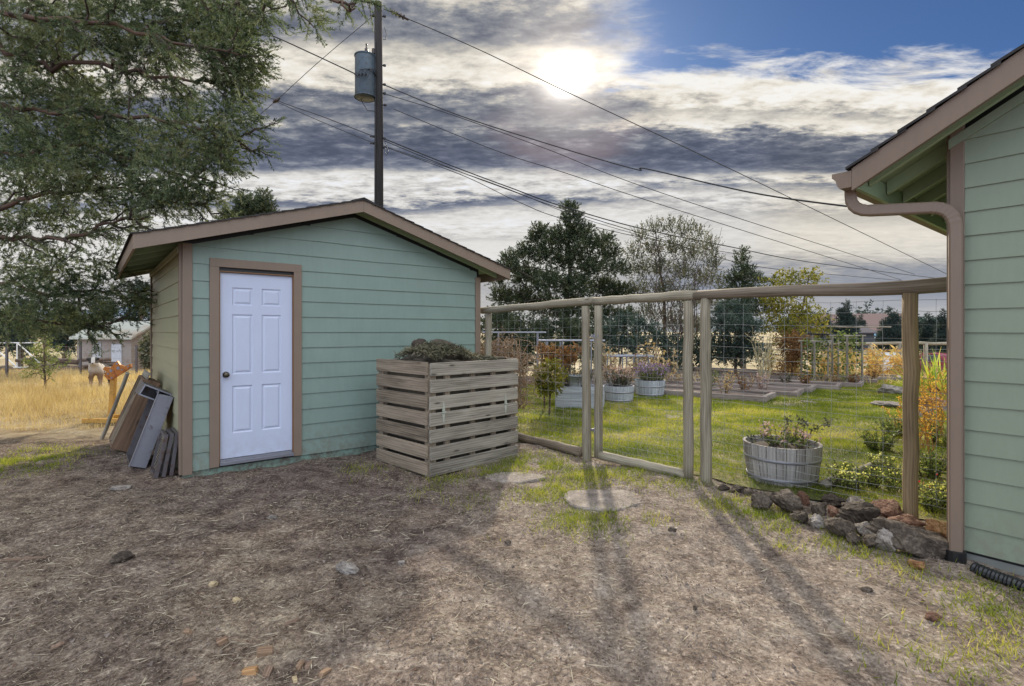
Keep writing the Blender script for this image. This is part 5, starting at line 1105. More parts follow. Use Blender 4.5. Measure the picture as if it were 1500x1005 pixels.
c=gb(1225,72); gable('far_garage','low dark outbuilding left of the distant brown roofed house','outbuilding',c,.1,7,5,2.2,3.0,plain('far_wall2',(.07,.075,.09),.8),plain('roof2',(.09,.08,.09),.9),.4,[(0,1.0,2.4,1.9,'door',glass)])
c=np.array([(187-CX)/F*31,31,-.75]); mroof=rusty('tin_roof',(.46,.48,.43),(.34,.26,.20),.5,.5,.2,.5)
T,q=gable('low_outbuilding','low weathered outbuilding with a pale tin roof in the left field','outbuilding',c,-.10,3.3,3.2,1.95,2.75,rusty('old_boards',(.30,.26,.235),(.22,.16,.13),.5,.9,0,2),mroof,.25,[(0,1.95,3.3,.16,'fascia',plain('rust_board',(.28,.13,.07),.9)),(-.4,1.1,.5,1.3,'door',plain('pale_door',(.40,.40,.42),.6)),(.8,1.0,.6,1.2,'window',plain('grey_sheet',(.45,.46,.5),.7))])
c=np.array([(221-CX)/F*28,28,-.5]); P=inball(900,c+[0,0,1.0],(.55,.5,1.05)); mb=MB(); leaves(mb,P,rvec(900),.22,.12); T=thing('vine_thicket','grey leafy thicket climbing the end of the low outbuilding','thicket',c); obj('foliage',mb,LM['willow'],T); mb=MB(); [limb(mb,c+[x,0,0],c+[x*1.6,0,1.9],.04,.02,0,.4,4,5) for x in (-.3,0,.3)]; obj('stems',mb,M['twig'],T)
c=gb(222,60); gable('far_barn','far grey barn gable peeking beside the shed wall','barn',c,.2,7,6,2.6,4.3,plain('barn_wall',(.10,.10,.12),.9),plain('barn_roof',(.36,.36,.38),.7),.5,[(0,1.3,2,2.2,'door',glass)])
# wood pile and dark debris
for i,(px,py,D_,w,lab) in enumerate([(110,512,26,3.0,'long dark stack of old logs in front of the left field trees'),(72,508,30,2.2,'smaller dark heap of brush left of the long log stack')]):
    c=gb(px,D_); T=thing('log_pile',lab,'log pile',c)
    for k in range(14): a_=c+[random.uniform(-w/2,w/2)-.8,random.uniform(-.6,.6),random.uniform(.05,.9)]; mb=MB(); mb.tube([a_,a_+[random.uniform(1,2),random.uniform(-.3,.3),random.uniform(-.15,.2)]],random.uniform(.06,.13),8); obj('log',mb,M['bark'],T,smooth=True)
# small cars
carm={'white':plain('car_white',(.55,.57,.60),.25),'red':plain('car_red',(.25,.05,.07),.25),'blue':plain('car_blue',(.20,.38,.52),.3)}
tyre=plain('tyre',(.02,.02,.02),.9)
def car(label,c,ang,col,tall=1.0,cat='car',name='parked_car',truck=False):
    c=np.array(c,float); T=thing(name,label,cat,c); e=np.array([math.cos(ang),math.sin(ang),0]); f=np.array([-math.sin(ang),math.cos(ang),0]); q=lambda x,y,z:c+e*x+f*y+ZZ*z*tall
    side=[(-2.2,.35),(-2.25,.8),(-2.1,.98),(-1.2,1.02),(-.6,1.5),(1.3 if not truck else .5,1.55),(2.0 if not truck else .8,1.05),(2.25,1.0),(2.25,.35)]
    wy=lambda z:.88 if z<1.03 else .70
    n=len(side); L_=[q(x,-wy(z),z) for x,z in side]; R_=[q(x,wy(z),z) for x,z in side]; mb=MB(); mb.add(L_+R_,[tuple(range(n)),tuple(range(2*n-1,n-1,-1))]+[(i,(i+1)%n,n+(i+1)%n,n+i) for i in range(n)]); obj('body',mb,M.setdefault('c'+col,carm[col]),T,bevel=.05)
    xb=1.9 if not truck else .72
    mb=MB()
    mb.poly([q(-1.13,-.80,1.06),q(-.62,-.69,1.46),q(-.62,.69,1.46),q(-1.13,.80,1.06)]); g1=obj('windscreen',mb,glass,T); 
    for s in (-1,1):
        mb=MB(); mb.poly([q(-1.0,s*.885,1.06),q(-.55,s*.715,1.46),q(xb-.55,s*.715,1.48),q(xb-.1,s*.885,1.06)]); obj('side_window',mb,glass,T)
        for x in (-1.4,1.4): mb=MB(); mb.tube([q(x,s*.70,.33),q(x,s*.90,.33)],.33,18); w_=obj('wheel',mb,tyre,T); mb=MB(); mb.tube([q(x,s*.895,.33),q(x,s*.91,.33)],.18,12); obj('rim',mb,M['galv'],w_)
        mb=MB(); mb.box(q(-2.24,s*.62,.78),(e,f,ZZ),(.04,.32,.14)); obj('headlight',mb,wht,T)
    mb=MB(); mb.box(q(-2.26,0,.55),(e,f,ZZ),(.03,1.0,.2)); obj('grille',mb,M['black'],T)
    return T
c=gb(1300,40); car('white sport utility car parked behind the dry corn, facing the garden',c,1.25,'white',1.08)
c=gb(1371,38); car('red pickup parked behind the garden next to the downspout',c,1.9,'red',1.05,'pickup','parked_pickup',True)
c=gb(1264,72); c[2]=float(H(c[0],c[1])); car('small white car far off before the distant pines',c,.2,'white')
c=gb(1279,78); car('light blue van beside the distant brown roofed house',c,.1,'blue',1.25,'van','parked_van')
# ------------------------------------------------------------------ left field fence, gate, sapling
lf_=thing('field_fence','thin wire field fence on dark metal posts crossing the left field','fence',np.array([-16,16.6,0]))
fps=[(-60,17.2,2.0),(10,16.6,2.05),(66,17.6,1.6),(118,18.4,1.3),(200,19.6,1.2)]
PPs=[]
for px,D_,h_ in fps:
    b=gb(px,D_); PPs.append(b); mb=MB(); mb.box(b+ZZ*(h_/2-.1),(X1,Y1,ZZ),(.06,.05,h_+.2)); obj('post',mb,M['darkmetal'],lf_)
for i in range(4):
    a,b=PPs[i],PPs[i+1]; n=int(np.linalg.norm(b-a)/.3); mb=MB()
    for z in (.1,.3,.5,.7,.9,1.1): mb.tube(curve(a+ZZ*z,b+ZZ*z,.01,6,.01),.004,4,False)
    for k in range(n+1): p=a+(b-a)*k/n; mb.tube([p+ZZ*.1,p+ZZ*1.1],.0035,4,False)
    obj('wire_mesh',mb,M['wire'],lf_)
c=gb(25,30); gt2=thing('field_gate','white pipe gate with diagonal braces far off at the left edge','gate',c)
for a_,b_ in (((-1.6,1.6),(1.6,1.6)),((-1.6,.2),(1.6,.2)),((-1.6,.2),(-1.6,1.7)),((1.6,.2),(1.6,1.7)),((0,.2),(0,1.6)),((-1.6,1.6),(0,.2)),((0,1.6),(1.6,.2))):
    mb=MB(); mb.tube([c+[a_[0],0,a_[1]+.3],c+[b_[0],0,b_[1]+.3]],.035,6); obj('rail',mb,wht,gt2)
D=13.5; sp_=[pc(*q,D,.15) for q in [(65,495,7),(72,505,7),(60,512,9),(50,520,10),(75,520,10),(62,530,12),(42,535,9),(82,535,9),(55,546,10),(72,550,8),(95,528,6)]]
tree('juniper_sapling','scraggly young juniper growing along the field fence','sapling',gb(66,D),sp_,LM['green'],.2,12,.05,.016,.5,.03,None,.8,.5)
rock('field_boulder',gb(14,22)+[0,0,.1],(.55,.4,.4),501,'rock_d','dark mound of earth in the dry field at the left edge','mound')
# ------------------------------------------------------------------ back garden: beds, trellises, corn, fences
bx,by=unit(np.array([.80,-.60,0])),unit(np.array([.60,.80,0]))
M['bedsoil']=plain('bed_soil',(.13,.095,.08),.95,0,.35,8); M['bedwood']=wood('bed_timber',(.12,.095,.085),(.30,.25,.22),.8)
def bed(ctr_right,Lb,wb,lab,h_=.16):
    """ctr_right: near right corner on the ground; the bed runs back-left along -bx and inwards along by"""
    c=np.array(ctr_right,float); c[2]=gz(c)-.02; T=thing('raised_bed',lab,'raised bed',c,'timber edged beds')
    for o_,ax,L_ in ((c-bx*Lb/2,bx,Lb),(c-bx*Lb/2+by*wb,bx,Lb),(c+by*wb/2-bx*.05,by,wb-.10),(c-bx*(Lb-.05)+by*wb/2,by,wb-.10)):
        mb=MB(); a2=np.cross(ZZ,ax); mb.box(o_+ZZ*h_/2,(ax,a2,ZZ),(L_,.10,h_)); obj('timber',mb,M['bedwood'],T,bevel=.01)
    mb=MB(); mb.box(c-bx*Lb/2+by*wb/2+ZZ*(h_*.32),(bx,by,ZZ),(Lb-.11,wb-.11,h_*.6)); obj('soil',mb,M['bedsoil'],T)
    return T
corner=G(1145,587); beds=[]
for k,(px,py,L_,wb) in enumerate([(1122,591,7,1.1),(1168,583,6.8,1.0),(1188,577,6.5,.95),(1228,573,7.5,1.0),(1262,569,8.5,1.1),(1285,563,8,1.2),(1320,559,8.5,1.2)]):
    r_=G(px,py); beds.append((r_,L_,wb)); bed(r_,L_,wb,['nearest timber edged bed, its corner jutting into the lawn','second timber edged bed back from the lawn','third timber edged bed back, ending beside the flagstones','fourth timber bed back, below the vine arches','fifth timber bed back, reaching toward the thick end post','sixth timber bed back, before the dry corn','rearmost timber edged bed at the foot of the dry corn'][k])
def stems_plant(name,label,cat,base,n,h_,sp,mat,leafL=.06,leafW=.03,nl=14,stemmat=None,group=None,droop=0,flower=None,stem_r=.004):
    base=np.array(base,float); T=thing(name,label,cat,base,group); mb=MB(); P=[];Dd=[];tips_=[]
    for k in range(n):
        a_=random.uniform(0,6.28); r_=sp*math.sqrt(random.random()); hh=h_*random.uniform(.6,1.05); e=base+[math.cos(a_)*r_,math.sin(a_)*r_,hh]; s=base+[math.cos(a_)*r_*.35,math.sin(a_)*r_*.35,0]
        pts=limb(mb,s,e,stem_r,stem_r*.5,-droop*.2,.4,4,4); tips_.append(e)
        for j in range(nl): f=random.uniform(.1,1); P.append(at(pts,f)); Dd.append(unit(np.array([random.gauss(0,1),random.gauss(0,1),random.uniform(-.3,.9)])))
    obj('stems',mb,stemmat or M['twig'],T); mb=MB(); P=np.array(P);Dd=np.array(Dd); leaves(mb,P,Dd,leafL*RNG.uniform(.6,1.3,len(P)),leafW); obj('leaves',mb,mat,T)
    if flower:
        mb=MB(); q=np.repeat(np.array(tips_),flower[1],0)+RNG.normal(size=(n*flower[1],3))*flower[2]; leaves(mb,q,rvec(len(q)),flower[3],flower[3]*.8); obj('bloom_cluster',mb,flower[0],T)
    return T
def onG(px,py,z=0): c=G(px,py); c[2]=gz(c)+z; return c
BP=[(1062,583,14,.55,.3,'dry','dry brown seed stalks at the left of the nearest bed'),(1090,580,14,.5,.28,'rust','reddish dry stalks in the middle of the nearest bed'),(1118,578,12,.5,.25,'pink','greyish seed heads at the right end of the nearest bed'),(1180,568,16,.32,.22,'rust','small orange plant in a bed left of the vine arches'),(1222,566,12,.3,.2,'dry','tan clump below the left vine arch'),(1250,567,14,.28,.2,'rust','rusty clump below the right vine arch'),(1280,561,12,.3,.2,'rust','low brown clump right of the vine arches'),(1150,566,10,.3,.2,'willow','grey clump behind the middle beds'),(1035,574,16,.5,.4,'green','low green growth just right of the gate post in the beds')]
for px,py,n,h_,sp,mt,lab in BP: stems_plant('bed_plant',lab,'plant',onG(px,py,.1),n,h_,sp,LM[mt],.07,.035,12)
# tall pale grass plumes in the beds
c=onG(1118,560,.1); T=thing('tall_grass','tall pale ornamental grass stalks fanning out of the raised beds','grass clump',c); mb=MB()
for k in range(26):
    e=W(random.uniform(1090,1158),random.uniform(476,535),16+random.uniform(-.3,.3)); limb(mb,c+[random.uniform(-.2,.2),0,0],e,.012,.004,-.25,.2,7,4)
obj('stems',mb,plain('pale_stalk',(.50,.42,.24),.8),T)
# vine arches
def arch(px,D_,wpx,top,lab):
    c=gb(px,D_); c[2]=0; T=thing('vine_arch',lab,'trellis',c); w=wpx/F*D_/2; h_=CAMZ+(HY-top)/F*D_
    for y in (0,.7):
        for s in (-1,1): mb=MB(); mb.tube([c+[s*w,y,0],c+[s*w,y,h_]],.028,8); obj('post',mb,M['wood_grey'],T)
    for y in (0,.7): mb=MB(); mb.tube([c+[-w-.1,y,h_],c+[w+.1,y,h_]],.025,8); obj('crossbar',mb,M['wood_grey'],T)
    n=480; f=RNG.random(n); P=np.stack([c[0]+RNG.choice([-1,1],n)*w*RNG.uniform(.5,1.1,n)+RNG.normal(size=n)*.07,c[1]+RNG.uniform(-.1,.8,n),h_*(1-f**1.7)*1.02],1); m_=f<.5; P[m_,0]=c[0]+RNG.uniform(-1,1,m_.sum())*w*1.0; P[:,2]+=RNG.normal(size=n)*.07
    mb=MB(); leaves(mb,P,rvec(n)-[0,0,.4],.085,.07); obj('vine',mb,LM['green'],T); return T
arch(1203,15.6,20,500,'left vine covered trellis arch in the back garden'); arch(1252,15.2,22,492,'right vine covered trellis arch with the rounder leafy top')
# pipe frame over it
c=gb(1208,16.5); c[2]=0; T=thing('bar_frame','thin level bar on posts beside the left vine arch','frame',c)
mb=MB(); mb.tube([W(1183,489,16.5),W(1233,491,16.5)],.03,6); obj('bar',mb,M['pole'],T)
for px in (1190,1228): mb=MB(); mb.tube([W(px,490,16.5),[(px-CX)/F*16.5,16.5,0]],.025,6); obj('post',mb,M['wood_grey'],T)
# back fence: log rail
D=20.5; c=gb(1100,D); T=thing('back_fence','far log rail fence closing the back of the garden','fence',c)
for i,(px0,px1,y0,y1) in enumerate([(880,985,507,506),(985,1085,506,505),(1085,1165,505,504),(1165,1245,504,503),(1245,1330,503,503),(1330,1420,503,504)]):
    mb=MB(); mb.tube(curve(W(px0,y0,D),W(px1,y1,D),0,5,.01),.06,8); obj('rail',mb,M['log'],T,smooth=True)
for px in (885,930,985,1040,1090,1128,1165,1205,1240,1275,1317,1356,1395): mb=MB(); b=gb(px,D); mb.tube([b-[0,0,.1],[b[0],b[1],CAMZ-17/F*D]],.075,8); obj('post',mb,M['log'],T,smooth=True)
for k in range(3): mb=MB(); mb.tube(curve(W(880,512+k*9,D),W(1420,512+k*9,D),0,6,.01),.006,4,False); obj('wire',mb,M['wire'],T)
mb=MB(); c=gb(1230,22); mb.tube(curve(W(1200,478,22),W(1305,479,22),.02,5,.01),.03,6,False); o=obj('garden_rail',mb,M['wood_grey'],loc=c); tag(o,'thin upper rail crossing in front of the distant pines','rail')
# corn patch: stalks one by one
cg=[]
labels_c='dry golden corn stalk standing in the back garden corn patch'
proto=None
def corn(b):
    T=thing('corn_stalk',labels_c,'corn stalk',b,'dry corn stalks in the back garden'); mb=MB(); h_=1.15; limb(mb,b,b+[.03,0,h_],.014,.006,0,.2,4,5); obj('stalk',mb,M.setdefault('cornst',plain('corn_stem',(.42,.33,.16),.8)),T)
    mb=MB(); n=46; z=RNG.uniform(.05,1.1,n); P=np.tile(b,(n,1))+np.stack([RNG.normal(size=n)*.02,RNG.normal(size=n)*.02,z],1); d=rvec(n); d[:,2]=RNG.uniform(-.9,.5,n); leaves(mb,P,d,RNG.uniform(.18,.40,n),.05); obj('leaves',mb,M.setdefault('cornlf',LM['orange'] if False else leafmat('corn_leaves',[(.30,.16,.06),(.50,.31,.12),(.62,.47,.22),(.42,.42,.12)],.4)),T); return T
def dup(root,loc,rz,sc=1):
    r=root.copy(); COL.objects.link(r); r.location=[float(x) for x in loc]; r.rotation_euler=(0,0,rz); r.scale=(sc,sc,sc)
    for ch in list(root.children): c_=ch.copy(); COL.objects.link(c_); c_.parent=r
    return r
for k in range(70):
    px=random.uniform(1185,1338) if k<58 else random.uniform(1128,1190); D_=random.uniform(17.0,19.8); b=gb(px,D_); b[2]=float(H(b[0],b[1]))-.02
    if proto is None: proto=corn(b); protos=[proto,corn(b+[.2,.3,0]),corn(b-[.3,.1,0])]
    else: dup(protos[k%3],b,random.uniform(0,6.28),random.uniform(.7,1.05))
# blade-leaved clump and flowers by the downspout
c=gb(1370,13); c[2]=gz(c); T=thing('blade_plant','clump of long upright green yellow blade leaves near the downspout','plant',c); mb=MB(); n=90; P=np.tile(c,(n,1))+RNG.normal(size=(n,3))*[.18,.18,0]; d=RNG.normal(size=(n,3))*.55+[0,0,1.0]; leaves(mb,P,d,RNG.uniform(.7,1.25,n),.055); obj('leaves',mb,leafmat('blade_leaves',[(.07,.13,.03),(.22,.32,.05),(.50,.52,.10),(.62,.50,.16)],.45),T)
for i,(px,py,rx,lab) in enumerate([(1308,577,.55,'large pale grey boulder on the lawn behind the thick end post'),(1362,598,.45,'flat brown rock in the border left of the downspout'),(1384,602,.35,'grey brown rock in the border touching the downspout'),(1345,610,.30,'low grey rock at the foot of the orange plumes'),(1372,578,.4,'grey slab rock under the blade leaved clump'),(1302,597,.35,'flat weathered slab lying in the grass left of the end post')]):
    c=onG(px,py); rock('border_rock',c+[0,0,.05],(rx,rx*.7,rx*(.42 if i!=5 else .2)),520+i,['rock_g','rock_r','rock_g'][i%3],lab,'rock',rot=i)
# dark shrubs & structures left of the gate
D=19
for i,(cs,mt,lab) in enumerate([([(712,480,13),(735,470,15),(760,475,15),(720,505,16),(745,500,18),(775,505,16),(730,530,14),(765,530,14)],'jun_mid','dark brownish evergreen hedge clump right of the shed corner'),([(800,480,14),(830,478,15),(860,485,14),(810,510,16),(845,512,16),(825,530,12)],'jun_mid','dark shrub mass behind the pipe bench, left of the gate'),([(890,480,14),(915,475,15),(940,480,15),(905,505,15),(935,510,15),(960,500,14),(985,505,13),(1010,505,13),(1035,512,14),(1060,518,12),(1115,520,12),(1020,525,12),(985,528,12)],'blue','grey green shrub mass seen through the upper gate')]):
    tree('shrub',lab,'shrub',gb(cs[3][0],D),[pc(*q,D,.6) for q in cs],LM[mt],.3,20,.08,.04,1.1,.05,None,.9,.3)
D=9.9
tree('shrub','orange and green autumn shrub beside the grey box planter','shrub',np.array([(805-CX)/F*D,D,0]),[pc(*q,D,.15) for q in [(792,545,9),(806,538,10),(818,550,9),(795,560,10),(812,565,10),(800,572,8)]],LM['yellow'],.12,16,.035,.022,1.1,.02,None,1.0,.2)
tree('red_shrub','thin shrub with reddish leaves behind the orange and green one','shrub',np.array([(800-CX)/F*10.6,10.6,0]),[pc(*q,10.6,.15) for q in [(793,512,7),(810,515,8),(826,520,9),(845,515,8),(802,526,8),(835,530,8)]],LM['rust'],.12,14,.035,.024,.8,.02,None,1.0,.4)
# pipe benches / frames
for i,(D_,x0,x1,ty,pxs,lab) in enumerate([(13.5,790,886,499,(802,824,866),'white pipe frame like a bench behind the grey box planter'),(15.5,884,962,522,(895,918,935,958),'low grey pipe frame behind the middle barrel planter'),(17.5,706,800,487,(730,788),'grey rail structure beyond the brush pile')]):
    c=np.array([(pxs[0]-CX)/F*D_,D_,0]); T=thing('pipe_frame',lab,'frame',c)
    for dy in (0,.6):
        mb=MB(); mb.tube([W(x0,ty,D_)+[0,dy,0],W(x1,ty,D_)+[0,dy,0]],.028,8); obj('rail',mb,M['galv'],T)
        for px in pxs: p=W(px,ty,D_)+[0,dy,0]; mb=MB(); mb.tube([p*[1,1,0],p],.022,8); obj('post',mb,M['galv'],T)
c=gb(885,15); T=thing('dry_vine','tall withered tan climbing plants behind the barrel planters','plant',c); mb=MB(); lv=MB(); P=[]
for px,ty in ((888,500),(896,515),(930,505),(950,495),(958,505),(966,510),(975,515),(992,512),(925,520),(945,520),(905,525)):
    b=np.array([(px-CX)/F*15,15+random.uniform(-.4,.4),0]); e=W(px+random.uniform(-5,5),ty,15); pts=limb(mb,b,e,.012,.006,0,.8,7,4)
    for k in range(60): P.append(at(pts,random.uniform(.1,1))+RNG.normal(size=3)*.05)
obj('stems',mb,plain('tan_stem',(.36,.29,.18),.8),T); P=np.array(P); leaves(lv,P,rvec(len(P))-[0,0,.6],.13,.05); obj('leaves',lv,LM['dry'],T)
# plants in the barrels
def potplant(c,R,h_,lab,mats,n=60,fl=None):
    T=thing('planter_flowers',lab,'plant',c); mb=MB(); P=[];Dd=[];tp_=[]
    for k in range(n):
        a_=random.uniform(0,6.28); r_=R*math.sqrt(random.random()); s=c+[math.cos(a_)*r_*.6,math.sin(a_)*r_*.6,0]; e=c+[math.cos(a_)*r_*1.1,math.sin(a_)*r_*1.1,h_*random.uniform(.5,1.1)]; pts=limb(mb,s,e,.004,.002,0,.4,3,3); tp_.append(e)
        for j in range(10): P.append(at(pts,random.uniform(.2,1))+RNG.normal(size=3)*.01)
    obj('stems',mb,M['twig'],T); P=np.array(P); lv=MB(); leaves(lv,P,rvec(len(P))+[0,0,.3],.045,.02); obj('leaves',lv,LM[mats],T)
    if fl: q=np.repeat(np.array(tp_),6,0)+RNG.normal(size=(len(tp_)*6,3))*.018; lv=MB(); leaves(lv,q,rvec(len(q)),.03,.026); obj('bloom_cluster',lv,LM[fl],T)
potplant(B1.location[:]+np.array([.05,0,.34]),.26,.20,'sparse fading flowers and leaves in the nearest barrel planter','green',34,'pink')
potplant(np.array(B2.location)+[0,0,.32],.33,.42,'bushy mound of faded pinkish flowers in the middle barrel planter','willow',120,'pink')
potplant(np.array(B3.location)+[.05,0,.35],.36,.40,'mound of small purple flowers in the barrel planter behind','green',120,'purple')
potplant(np.array(B4.location)+[-.1,0,.40],.40,.55,'wispy grey green foliage filling the grey box planter','willow',90,None)
# near barrel: taller drooping stems
c=np.array(B1.location)+[.1,0,.34]; T=thing('wilted_flower','wilted nodding flower stems rising above the nearest barrel planter','plant',c); mb=MB(); P=[]
for e in [(-.42,.0,.10),(.10,0,.28),(.14,0,.24),(.25,0,.20),(-.05,.0,.20),(.02,.1,.27),(.38,0,.26)]:
    pts=limb(mb,c+[e[0]*.4,0,0],c+np.array(e),.004,.003,-.03,.6,5,4); P+= [c+np.array(e)+RNG.normal(size=3)*.02 for _ in range(26)]
obj('stems',mb,M['twig'],T); lv=MB(); P=np.array(P); leaves(lv,P,rvec(len(P)),.04,.022); obj('leaves',lv,LM['willow'],T)
# brush pile behind the bin
c=np.array([-.22,9.0,0]); T=thing('brush_pile','tangled heap of dry tan branches behind the compost bin','brush pile',c); mb=MB()
for k in range(620):
    a0=random.uniform(0,6.28); r0=.48*math.sqrt(random.random()); s=c+[math.cos(a0)*r0,math.sin(a0)*r0*.7,random.uniform(.2,1.38)*(1-.3*r0)]; d=rvec(1)[0]*[1,.7,.45]; L_=random.uniform(.25,.7); e=s+d*L_; e[2]=max(.03,min(e[2],1.55)); limb(mb,s,e,random.uniform(.005,.012),.003,-random.uniform(0,.22),.9,6,4)
obj('branches',mb,plain('dry_brush',(.30,.20,.125),.85,0,.35,15),T)
# trailing stems spilling from the bin
# orange plumes right of the end post
c=onG(1352,700); 
for i,(px,py,h_,n,lab) in enumerate([(1350,668,1.0,15,'tall orange plume plants close to the right side of the end post'),(1372,640,.95,13,'orange plume plants beside the downspout'),(1322,640,.55,7,'short orange plume leaning left of the thick end post')]):
    b=onG(px,py); T=thing('plume_plant',lab,'plant',b); mb=MB(); P=[];Dd=[]
    for k in range(n):
        a_=random.uniform(0,6.28); lean=random.uniform(0,.32); e=b+[math.cos(a_)*lean,math.sin(a_)*lean,h_*random.uniform(.65,1.1)]; pts=limb(mb,b+[random.uniform(-.1,.1),random.uniform(-.1,.1),0],e,.006,.003,-.05,.4,6,4)
        for j in range(60): f=random.uniform(.25,1); P.append(at(pts,f)+RNG.normal(size=3)*.018*(1.3-f)); Dd.append([random.gauss(0,.6),random.gauss(0,.6),random.uniform(.1,1)])
    obj('stems',mb,plain('amber_stem',(.42,.22,.07),.8),T); P=np.array(P); lv=MB(); leaves(lv,P,np.array(Dd),.032,.012); obj('plumes',lv,LM['orange'],T)
# border greens and snapdragons
for i,(px,py,h_,sp,n,lab) in enumerate([(1285,660,.28,.3,40,'low green clump in the border left of the end post'),(1358,700,.30,.3,40,'leafy green clump in the border right of the end post'),(1310,640,.3,.3,30,'green clump behind the end post'),(1375,655,.35,.25,30,'green foliage under the orange plumes by the downspout')]):
    stems_plant('border_plant',lab,'plant',onG(px,py),n,h_,sp,LM['green'],.05,.022,14,M['twig'])
for i,(px,py,lab,wht_) in enumerate([(1232,716,'yellow snapdragon cluster furthest left in the border','snap'),(1263,712,'bright yellow snapdragon cluster in the middle of the border','snap'),(1279,716,'yellow snapdragon cluster right of the brightest one','snap'),(1250,722,'low leafy snapdragon with few pale flowers beside the log edging','snap'),(1312,722,'pale yellow snapdragon cluster touching the end post on its left','snap'),(1300,706,'faint yellow snapdragon cluster further back left of the end post','snap'),(1292,693,'leafy border plant with pale blooms at the far end of the log edging','snap'),(1352,742,'leafy clump with a single red flower right of the end post','red'),(1366,752,'green clump with yellow green tips near the downspout','snap'),(1380,745,'yellow flowered clump against the downspout','snap'),(1240,700,'small snapdragon clump just inside the log edging','snap')]):
    if wht_=='red' : LM['red']=LM.get('red') or leafmat('red_flower',[(.4,.02,.05),(.6,.05,.08)],.3)
    stems_plant('snapdragon',lab,'flower',onG(px,py),(22 if i%3==0 else 14),.20 if wht_!='red' else .26,.14,LM['green'],.038,.014,16,M['twig'],None,0,(LM[wht_],1 if (i%3 or wht_!='snap') else 3,.010,.022))
# ------------------------------------------------------------------ ground cover (nobody could count it)
def scatter(n,x0,x1,y0,y1,maskf):
    x=RNG.uniform(x0,x1,n); y=RNG.uniform(y0,y1,n); k=maskf(x,y)>RNG.random(n); return x[k],y[k]
def inview(x,y): return np.abs(x)<(y*1.02+.25)
def inshed(x,y):
    rx,ry=x-A[0],y-A[1]; u=rx*U[0]+ry*U[1]; v_=rx*V[0]+ry*V[1]; return (u>-.02)&(u<SW+.02)&(v_>-.02)&(v_<SD+.02)
def inhouse(x,y):
    rx,ry=x-HC[0],y-HC[1]; u=rx*U[0]+ry*U[1]; v_=rx*V[0]+ry*V[1]; return (u>-.02)&(v_<.02)
def inbin(x,y):
    rx,ry=x-BC[0],y-BC[1]; u=rx*BR[0]+ry*BR[1]; v_=rx*BL[0]+ry*BL[1]; return (u>0)&(u<bw)&(v_>0)&(v_<bd)
blk=lambda x,y: (inshed(x,y)|inhouse(x,y)|inbin(x,y))
beds_=[(np.array(r),L_,wb) for r,L_,wb in beds]
def inbeds(x,y):
    k=np.zeros_like(x,bool)
    for r,L_,wb in beds_:
        u=-((x-r[0])*bx[0]+(y-r[1])*bx[1]); v_=(x-r[0])*by[0]+(y-r[1])*by[1]; k|=(u>0)&(u<L_)&(v_>0)&(v_<wb)
    return k
# lawn blades
def lawnmask(x,y):
    g=in_garden(x,y)-.10; dfr=np.clip(g*2.5,0,1); return ((g>0)&inview(x,y)&~blk(x,y)&~inbeds(x,y))*dfr*np.clip(5.2/y,0,1)**1.1*(.35+.9*np.clip((fbm(x*2.2,y*2.2)-.28)*3,0,1))
x,y=scatter(620000,-1,14,4.2,17,lawnmask); n=len(x); print('lawn',n)
z=H(x,y)+.012; far_=np.clip(y/6,1,2.6); d=np.stack([RNG.normal(size=n)*.55,RNG.normal(size=n)*.55,np.ones(n)],1); patch=np.clip(fbm(x*.9+3,y*.9+1)*1.5-.35,0,1)
mb=MB(); blades(mb,np.stack([x,y,z],1),d,RNG.uniform(.025,.062,n)*(.8+.25*far_),.0055*far_,np.clip(patch*.95+RNG.random(n)*.40-.12,0,1)); o=obj('lawn_grass',mb,LM['lawn']); tag(o,'short yellow green grass of the fenced lawn',None,kind='stuff')
# green tufts creeping into the yard
spots=[(780,685,.55,1.0),(735,690,.35,.7),(800,720,.35,.9),(860,700,.45,.8),(940,700,.5,.5),(850,765,.35,.7),(905,760,.35,.7),(1000,712,.4,.3),(1075,742,.3,.8),(1120,755,.3,.7),(1165,775,.3,.6),(1215,790,.3,.6),(1290,820,.3,.7),(1340,845,.25,.5),(1420,860,.25,.7),(1460,900,.3,1.0),(1480,940,.3,1.0),(1400,935,.25,.45),(1320,960,.3,.35),(1440,985,.3,.6),(1145,800,.12,.5),(660,700,.3,.35),(700,735,.3,.2),(10,680,.6,1.0),(60,665,.5,.4),(535,690,.3,.25),(620,720,.3,.15)]
def tuftmask(x,y):
    s=np.zeros_like(x)
    for px,py,r,k in spots: c=G(px,py); k=k*(.42 if px>1300 else .9); s=np.maximum(s,k*np.exp(-(((x-c[0])**2+(y-c[1])**2)/(r*r))*1.6))
    return s*(~blk(x,y))*inview(x,y)*np.clip((fbm(x*4+7,y*4)-.30)*3.5,0,1)
x,y=scatter(900000,-8,5.5,1.6,8.5,tuftmask); n=len(x); print('tuft',n); z=H(x,y); d=np.stack([RNG.normal(size=n)*.7,RNG.normal(size=n)*.7,np.ones(n)],1)
mb=MB(); blades(mb,np.stack([x,y,z],1),d,RNG.uniform(.025,.075,n),.0055,np.clip(.15+RNG.random(n)*.85*fbm(x*3,y*3)*1.6,0,1)); o=obj('yard_grass',mb,LM['lawn']); tag(o,'loose green and yellow grass creeping into the dirt yard',None,kind='stuff')
